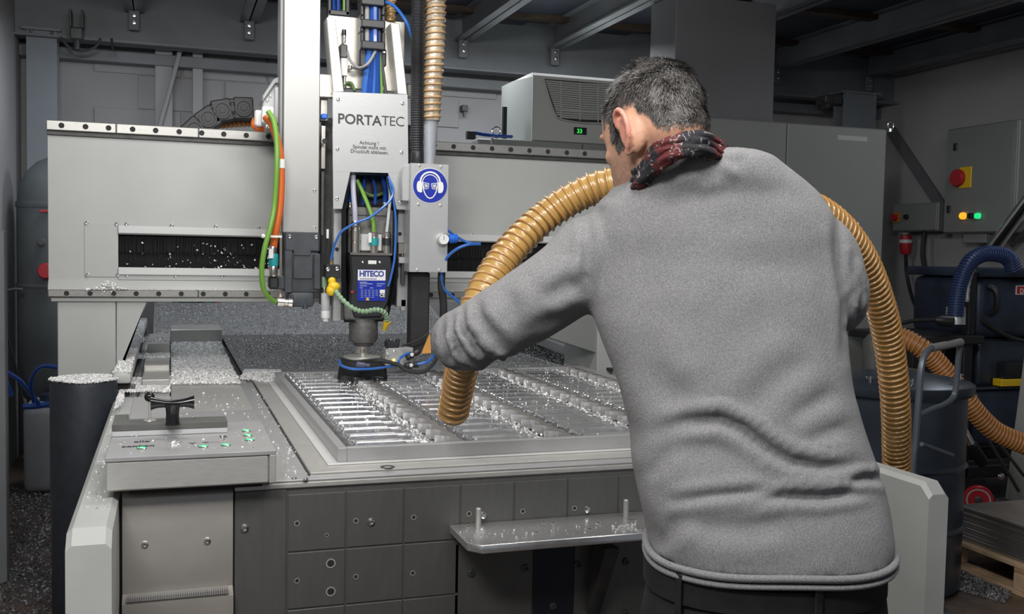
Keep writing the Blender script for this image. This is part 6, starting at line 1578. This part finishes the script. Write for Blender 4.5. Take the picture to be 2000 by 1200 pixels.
# scalp under hair is dark
def hairmask(f, l, u):
    """positive where hair grows (head coordinates)"""
    al = np.abs(l)
    side = np.where(f > .010, .006, np.where(f > -.036, .008, np.maximum(.008-(-.036-f)*2.0, -.047-(-.06-f)*.1)))
    side = np.where((f > .010) & (f < .034) & (al > .045), -.045, side)
    side = np.where((f >= .034) & (f < .062), .012, side)
    side = np.where(f >= .062, .040, side)
    return u-side
hm = hairmask(fl_, ll_, uu_)+nz*.006
inhead = (np.abs(loc) < .14).all(1)
k = sm(-.006, .006, hm)*inhead*(ear == 0); col[:, :3] = col[:, :3]*(1-k[:, None])+np.array((.045, .04, .038))*k[:, None]
ca.data.foreach_set('color', col.ravel())
bo = obj('body', me, None, man); bo.location = -WLOC[man.name]; WLOC[bo.name] = Vector((0, 0, 0))
# eyes, brows
for s in (-1, 1):
    obj('eyeball', MB().ball(H(.074, s*.030, -.012), .0105, 14), M['eye'], man)
    obj('eyebrow', MB().tube([H(.092, s*.012, .012), H(.093, s*.030, .017), H(.078, s*.050, .012)], [.003, .004, .002], 8), mat('dark brow hair', (.05, .04, .035), .8), man)
# hair: short tufts over the scalp, each a thin curved blade, pepper and salt
bv = BVHTree.FromPolygons([Vector(c) for c in co], [p.vertices[:] for p in me.polygons])
verts, faces, cols = [], [], []
rnd = random.Random(3)
cnt = 0
while cnt < 28000:
    z = rnd.uniform(-.75, 1); a = rnd.uniform(0, 2*math.pi); s_z = math.sqrt(1-z*z)
    d = (Fh*math.cos(a)*s_z+Lh*math.sin(a)*s_z+Uh*z)
    o = H(-.005, 0, .005)+d*.2
    hit, nn, _, _ = bv.ray_cast(o, -d, .25)
    if hit is None: continue
    r3 = (hit-HC)/HS; f_, l_, u_ = r3.dot(Fh), r3.dot(Lh), r3.dot(Uh)
    hmv = float(hairmask(np.array(f_), np.array(l_), np.array(u_)))+noise.noise(hit*70)*.006
    if hmv < -.002 or (abs(l_) > .0800 and u_ < .004): continue
    cnt += 1
    edge = min(1, max(.55, hmv/.022))
    n0 = nn if nn.dot(d) > 0 else -nn
    # growth: from the crown outwards and down
    crown = H(-.06, .0, .10); g = (hit-crown); g -= n0*g.dot(n0)
    if g.length < .004: g = Fh.copy()
    g.normalize()
    g = (g+Vector((noise.noise(hit*38), noise.noise(hit*38+Vector((9, 0, 0))), noise.noise(hit*38+Vector((0, 9, 0)))))*.9+Vector((rnd.gauss(0, .2), rnd.gauss(0, .25), rnd.gauss(0, .25)))).normalized()
    L_ = (.013+.007*rnd.random())*edge*(1.15 if u_ > .06 else .9); lift = .38*edge
    sd = n0.cross(g).normalized(); w_ = .0004+rnd.random()*.0005
    p0 = hit-n0*.001; p1 = p0+(n0*lift*.8+g*.65)*L_*.5; p2 = p1+(g*.9+n0*lift*.15)*L_*.5
    i = len(verts); verts += [p0-sd*w_, p0+sd*w_, p1-sd*w_*.9, p1+sd*w_*.9, p2]
    faces += [(i, i+1, i+3, i+2), (i+2, i+3, i+4)]
    grey = rnd.random(); side = min(1, max(0, (.06-u_)/.08))*(1 if f_ > -.03 else .5)
    base = .028+.04*grey if rnd.random() > .32+.34*side else .09+.12*rnd.random()
    c_ = (base, base*.93, base*.88, 1); cols += [c_]*5
hm_ = bpy.data.meshes.new('hair'); hm_.from_pydata([tuple(v) for v in verts], [], faces)
ca = hm_.color_attributes.new('tint', 'FLOAT_COLOR', 'POINT'); ca.data.foreach_set('color', np.array(cols, dtype=np.float32).ravel())
hm_.materials.append(M['hair'])
hob = obj('hair', hm_, None, man); hob.location = -WLOC[man.name]; tag(hob, 'short grey and dark hair', kind='stuff')
# scarf: three twisted rolls round the neck
near = [(1246, 350, 1.89), (1272, 316, 1.845), (1308, 289, 1.812), (1348, 277, 1.806), (1385, 281, 1.820), (1414, 303, 1.87), (1412, 338, 1.98), (1370, 356, 2.06), (1310, 368, 2.05), (1262, 372, 1.99)]
for i, (dy, dd_, rad) in enumerate(((-9, .004, .0125), (4, .0, .0132), (17, -.004, .0140))):
    cp = [P(x, y+dy*(1 if k < 6 else .3), D=d+dd_) for k, (x, y, d) in enumerate(near)]; nn_ = len(cp); pts = []
    for k in range(nn_):
        a_, b_, c_, d_ = cp[k-1], cp[k], cp[(k+1) % nn_], cp[(k+2) % nn_]
        for q in range(6):
            t = q/6; p = .5*((2*b_)+(c_-a_)*t+(2*a_-5*b_+4*c_-d_)*t*t+(3*b_-a_-3*c_+d_)*t**3)
            pts.append(p+Vector((noise.noise(Vector((k+t, i, 0))), noise.noise(Vector((k+t, i, 5))), noise.noise(Vector((k+t, i, 9)))))*.005)
    out = []
    n = len(pts)
    for j in range(n):
        t = (pts[(j+1) % n]-pts[j-1]).normalized(); a_ = t.cross(Vector((0, 0, 1))).normalized(); b_ = a_.cross(t)
        out.append([pts[j]+(a_*math.cos(q)+b_*math.sin(q)*.9)*rad*(1+.16*math.sin(q*4+j*.55+i)+.08*math.sin(q*7-j*.9)) for q in [2*math.pi*m_/18 for m_ in range(18)]])
    obj('scarf_fold', MB().rings(out, cap=False, closed=True), M['scarf'], man, smooth=80)
# the hose he holds
hose('suction_hose', 'long amber ribbed suction hose held by the man, ending above the milled plate', 'hose', hw, .0415, M['hose'], M['rib'], .0235, .0042, seg=24, pitch1=.0155)
# ---------------------------------------------------------------- chips
rng = np.random.default_rng(5)
def chips(name, label, pts, size, parent=None, cat=None, lift=.002, m='chip'):
    """one mesh of little bent flakes at pts (n,3)"""
    n = len(pts); s = size*rng.uniform(.5, 1.3, n)[:, None]
    a = rng.normal(size=(n, 3)); a /= np.linalg.norm(a, axis=1)[:, None]; b = rng.normal(size=(n, 3)); b -= a*(a*b).sum(1)[:, None]; b /= np.linalg.norm(b, axis=1)[:, None]; c = np.cross(a, b)
    p = np.asarray(pts)+np.array([0, 0, lift])*rng.random((n, 1))
    v = np.stack([p-a*s*.5-b*s*.35, p+a*s*.5-b*s*.25+c*s*.2, p+a*s*.4+b*s*.3, p-a*s*.4+b*s*.35+c*s*.25], 1).reshape(-1, 3)
    me = bpy.data.meshes.new(name); me.vertices.add(4*n); me.vertices.foreach_set('co', v.astype(np.float32).ravel())
    f = np.arange(4*n).reshape(-1, 4); f = np.concatenate([f[:, [0, 1, 2]], f[:, [0, 2, 3]]])
    me.loops.add(6*n); me.loops.foreach_set('vertex_index', f.ravel().astype(np.int32)); me.polygons.add(2*n)
    me.polygons.foreach_set('loop_start', np.arange(0, 6*n, 3, dtype=np.int32)); me.update(); me.validate()
    me.materials.append(M[m]); o = obj(name, me, None, parent); 
    if parent is not None: o.location = -WLOC[parent.name]
    tag(o, label, cat, kind='stuff'); return o
def pxfield(poly, z, n, jit=0.):
    """n random world points on plane z inside the photo polygon (uniform on the plane)"""
    w = [P(x, y, Z=z) for x, y in poly]; W = np.array([(p.x, p.y) for p in w]); lo, hi = W.min(0), W.max(0); out = []
    while len(out) < n:
        q = lo+(hi-lo)*rng.random((n*2, 2)); ins = np.zeros(len(q), bool); j = len(W)-1
        for i in range(len(W)):
            c = ((W[i, 1] > q[:, 1]) != (W[j, 1] > q[:, 1])) & (q[:, 0] < (W[j, 0]-W[i, 0])*(q[:, 1]-W[i, 1])/(W[j, 1]-W[i, 1]+1e-12)+W[i, 0]); ins ^= c; j = i
        out += q[ins].tolist()
    out = np.array(out[:n]); return np.column_stack([out, np.full(n, z)])
def mound(pts, h, k=9.):
    pts = pts.copy(); pts[:, 2] += [h*(.55+.45*noise.noise(Vector((p[0]*k, p[1]*k, 0)))) for p in pts]; pts[:, 2] -= rng.random(len(pts))*h*.3; return pts
chips('chip_pile', 'bright aluminium chips heaped on the long way cover behind the T handle', mound(pxfield([(335, 702), (442, 696), (470, 752), (334, 752)], cz, 9000), .012), .0085, cat='chips')
chips('chip_scatter', 'thinner grey chips on the far half of the long way cover under the gantry', pxfield([(336, 668), (432, 668), (448, 704), (334, 706)], cz, 3200), .008, cat='chips')
chips('chip_pile', 'bright chips heaped on the slide between the left guard and the way cover', mound(pxfield([(252, 741), (332, 737), (332, 768), (243, 768), (240, 790), (222, 805), (232, 770)], BZ+.02, 5600), .014), .008, cat='chips')
rad, ang = r_*np.sqrt(rng.random(4600))*1.0, rng.random(4600)*2*np.pi
chips('chip_pile', 'white chips capping the dark round column', mound(np.column_stack([bc.x+rad*np.cos(ang), 4.2+rad*np.sin(ang), np.full(4600, bc.z)]), .012), .009, cat='chips')
n = 5200; yy = rng.uniform(ry0, 7.0, n); xx = rng.uniform(xr0+.004, xr1-.004, n)
chips('chip_scatter', 'chips lying along the top of the left rail cover', np.column_stack([xx, yy, np.full(n, rz)]), .008, cat='chips')
# steps of the slide
for y0p, y1p, zt_s, nn_ in ((742, 728, .955, 0), (704, 690, .955, 900), (672, 660, 1.0, 700)):
    if nn_: chips('chip_scatter', 'chips on a step of the slide, between %s' % ('the dark gap and the far block' if y0p == 672 else 'the two middle blocks'), pxfield([(262, y0p-3), (332, y0p-4), (332, y1p), (268, y1p)], zt_s+.0, nn_), .008, cat='chips')
# swarf bed behind and around the workpiece
lay = MB(); 
lay.box(ex+.02, 1.92, 4.48, 6.9, BZ+.0085, BZ+.013)
sb_ = obj('swarf_layer', lay, M['chipbed']); tag(sb_, 'flat grey swarf layer covering the bed behind the milled plate', 'swarf', kind='stuff')
chips('chip_scatter', 'glittering chips strewn over the swarf layer behind the milled plate', pxfield([(470, 716), (545, 722), (1240, 715), (1170, 664), (560, 655), (438, 664)], BZ+.014, 22000), .0062, cat='chips', m='chipf')
chips('chip_scatter', 'fine chips along the near left corner of the swarf layer', mound(pxfield([(468, 742), (478, 724), (548, 724), (552, 745), (525, 748)], BZ+.013, 3200), .006), .008, cat='chips')
n = 15000; xx = rng.uniform(-.09, 1.88, n); t = rng.random(n)**.8
chips('chip_scatter', 'chips clinging to the sloping tray under the gantry', np.column_stack([xx, 6.85+.70*t-.006, .905+.18*t+.004]), .0075, cat='chips', m='chipf')
# gantry ledge heap
n = 900; x0_, x1_ = P(186, 565, Y=GY-.02).x, P(236, 565, Y=GY-.02).x; xm_ = (x0_+x1_)/2
xx = rng.normal(xm_, (x1_-x0_)*.28, n); h = .035*np.exp(-((xx-xm_)/((x1_-x0_)*.4))**2)
chips('chip_pile', 'small heap of chips on the gantry ledge above the left leg', np.column_stack([xx, GY-.03+rng.uniform(-.012, .02, n), zl1+.002+h*rng.random(n)-.03*(rng.random(n) < .25)*rng.random(n)*(np.abs(xx-xm_) < .03)]), .009, cat='chips')
n = 1500; chips('chip_scatter', 'thin line of chips along the lower gantry ledge', np.column_stack([rng.uniform(gx0, 1.3, n), GY-.02+rng.uniform(-.01, .01, n), np.full(n, zl1+.003)]), .006, cat='chips')
n = 110; chips('chip_scatter', 'white flakes stuck in the left brush slot', np.column_stack([rng.normal(sx0+.45, .18, n).clip(sx0, .42), np.full(n, GY+.008), zs0+rng.random(n)**1.5*(zs1-zs0)*.75]), .009, cat='chips')
# on the workpiece
n = 3000; c_i = rng.integers(0, ncol, n); xx = cx0+c_i*cw+cw*(.64+.16*rng.random(n)); yy = rng.uniform(wy0+.03, wy1-.03, n)
chips('chip_scatter', 'bright chips in the ribbed ends of the milled pockets', np.column_stack([xx, yy, WZ0+.012+rng.random(n)*.014]), .0075, cat='chips')
n = 900; chips('chip_scatter', 'stray chips over the bars of the milled plate', np.column_stack([rng.uniform(wx0+.05, wx1-.05, n), wy0+.03+(wy1-wy0-.06)*rng.random(n)**.7, WZ0+.03+rng.random(n)*.006]), .006, cat='chips')
# strays on box, guard, shelf, strip
chips('chip_scatter', 'a few chips on the telescopic cover plate right behind the control box', pxfield([(335, 770), (485, 765), (512, 822), (335, 822)], cz, 60), .007, cat='chips')
chips('chip_scatter', 'a few chips on the control box top among the buttons', np.concatenate([pxfield([(215, 890), (530, 878), (505, 838), (225, 850)], CT+.001, 45), pxfield([(335, 873), (352, 872), (350, 864), (335, 864)], CT+.001, 30)]), .006, cat='chips')
chips('chip_scatter', 'a few chips on the bright front shelf', np.concatenate([pxfield([(885, 1035), (1250, 1018), (1255, 1040), (915, 1060)], SZ+.001, 90), pxfield([(1190, 1030), (1240, 1022), (1250, 1040), (1200, 1042)], SZ+.001, 60)]), .005, cat='chips')
chips('chip_scatter', 'stray chips on the table strip between control box and fixture', pxfield([(490, 760), (530, 770), (608, 930), (560, 935)], BZ+.009, 160), .005, cat='chips')
chips('chip_scatter', 'stray chips along the left side guard top', pxfield([(160, 1000), (215, 1000), (240, 790), (222, 800)], BZ+.001, 140), .006, cat='chips')
# on the floor left and right
chips('chip_scatter', 'dull chips spread over the floor between the left wall and the round column', pxfield([(14, 955), (110, 955), (122, 1230), (-40, 1230), (10, 1100)], .002, 2400), .012, cat='chips', lift=.008, m='chipd')
chips('chip_scatter', 'grey chips heaped on the floor beside and under the wooden pallet', mound(pxfield([(1835, 1105), (1880, 1090), (1990, 1150), (1960, 1180), (1850, 1150)], .003, 2600), .01), .010, cat='chips', m='chipd')
chips('chip_scatter', 'scattered chips on the floor behind the right guard', pxfield([(1840, 905), (1930, 960), (1990, 1000), (1990, 1060), (1845, 1040)], .002, 900), .009, cat='chips')

# ---------------------------------------------------------------- groups of repeats
from collections import defaultdict
tops = defaultdict(list)
for o in scene.objects:
    if o.parent is None and 'category' in o: tops[o.name.split('.')[0]].append(o)
for k, os_ in tops.items():
    if len(os_) > 1:
        for o in os_:
            if 'group' not in o: o['group'] = k.replace('_', ' ')+'s of the workshop'
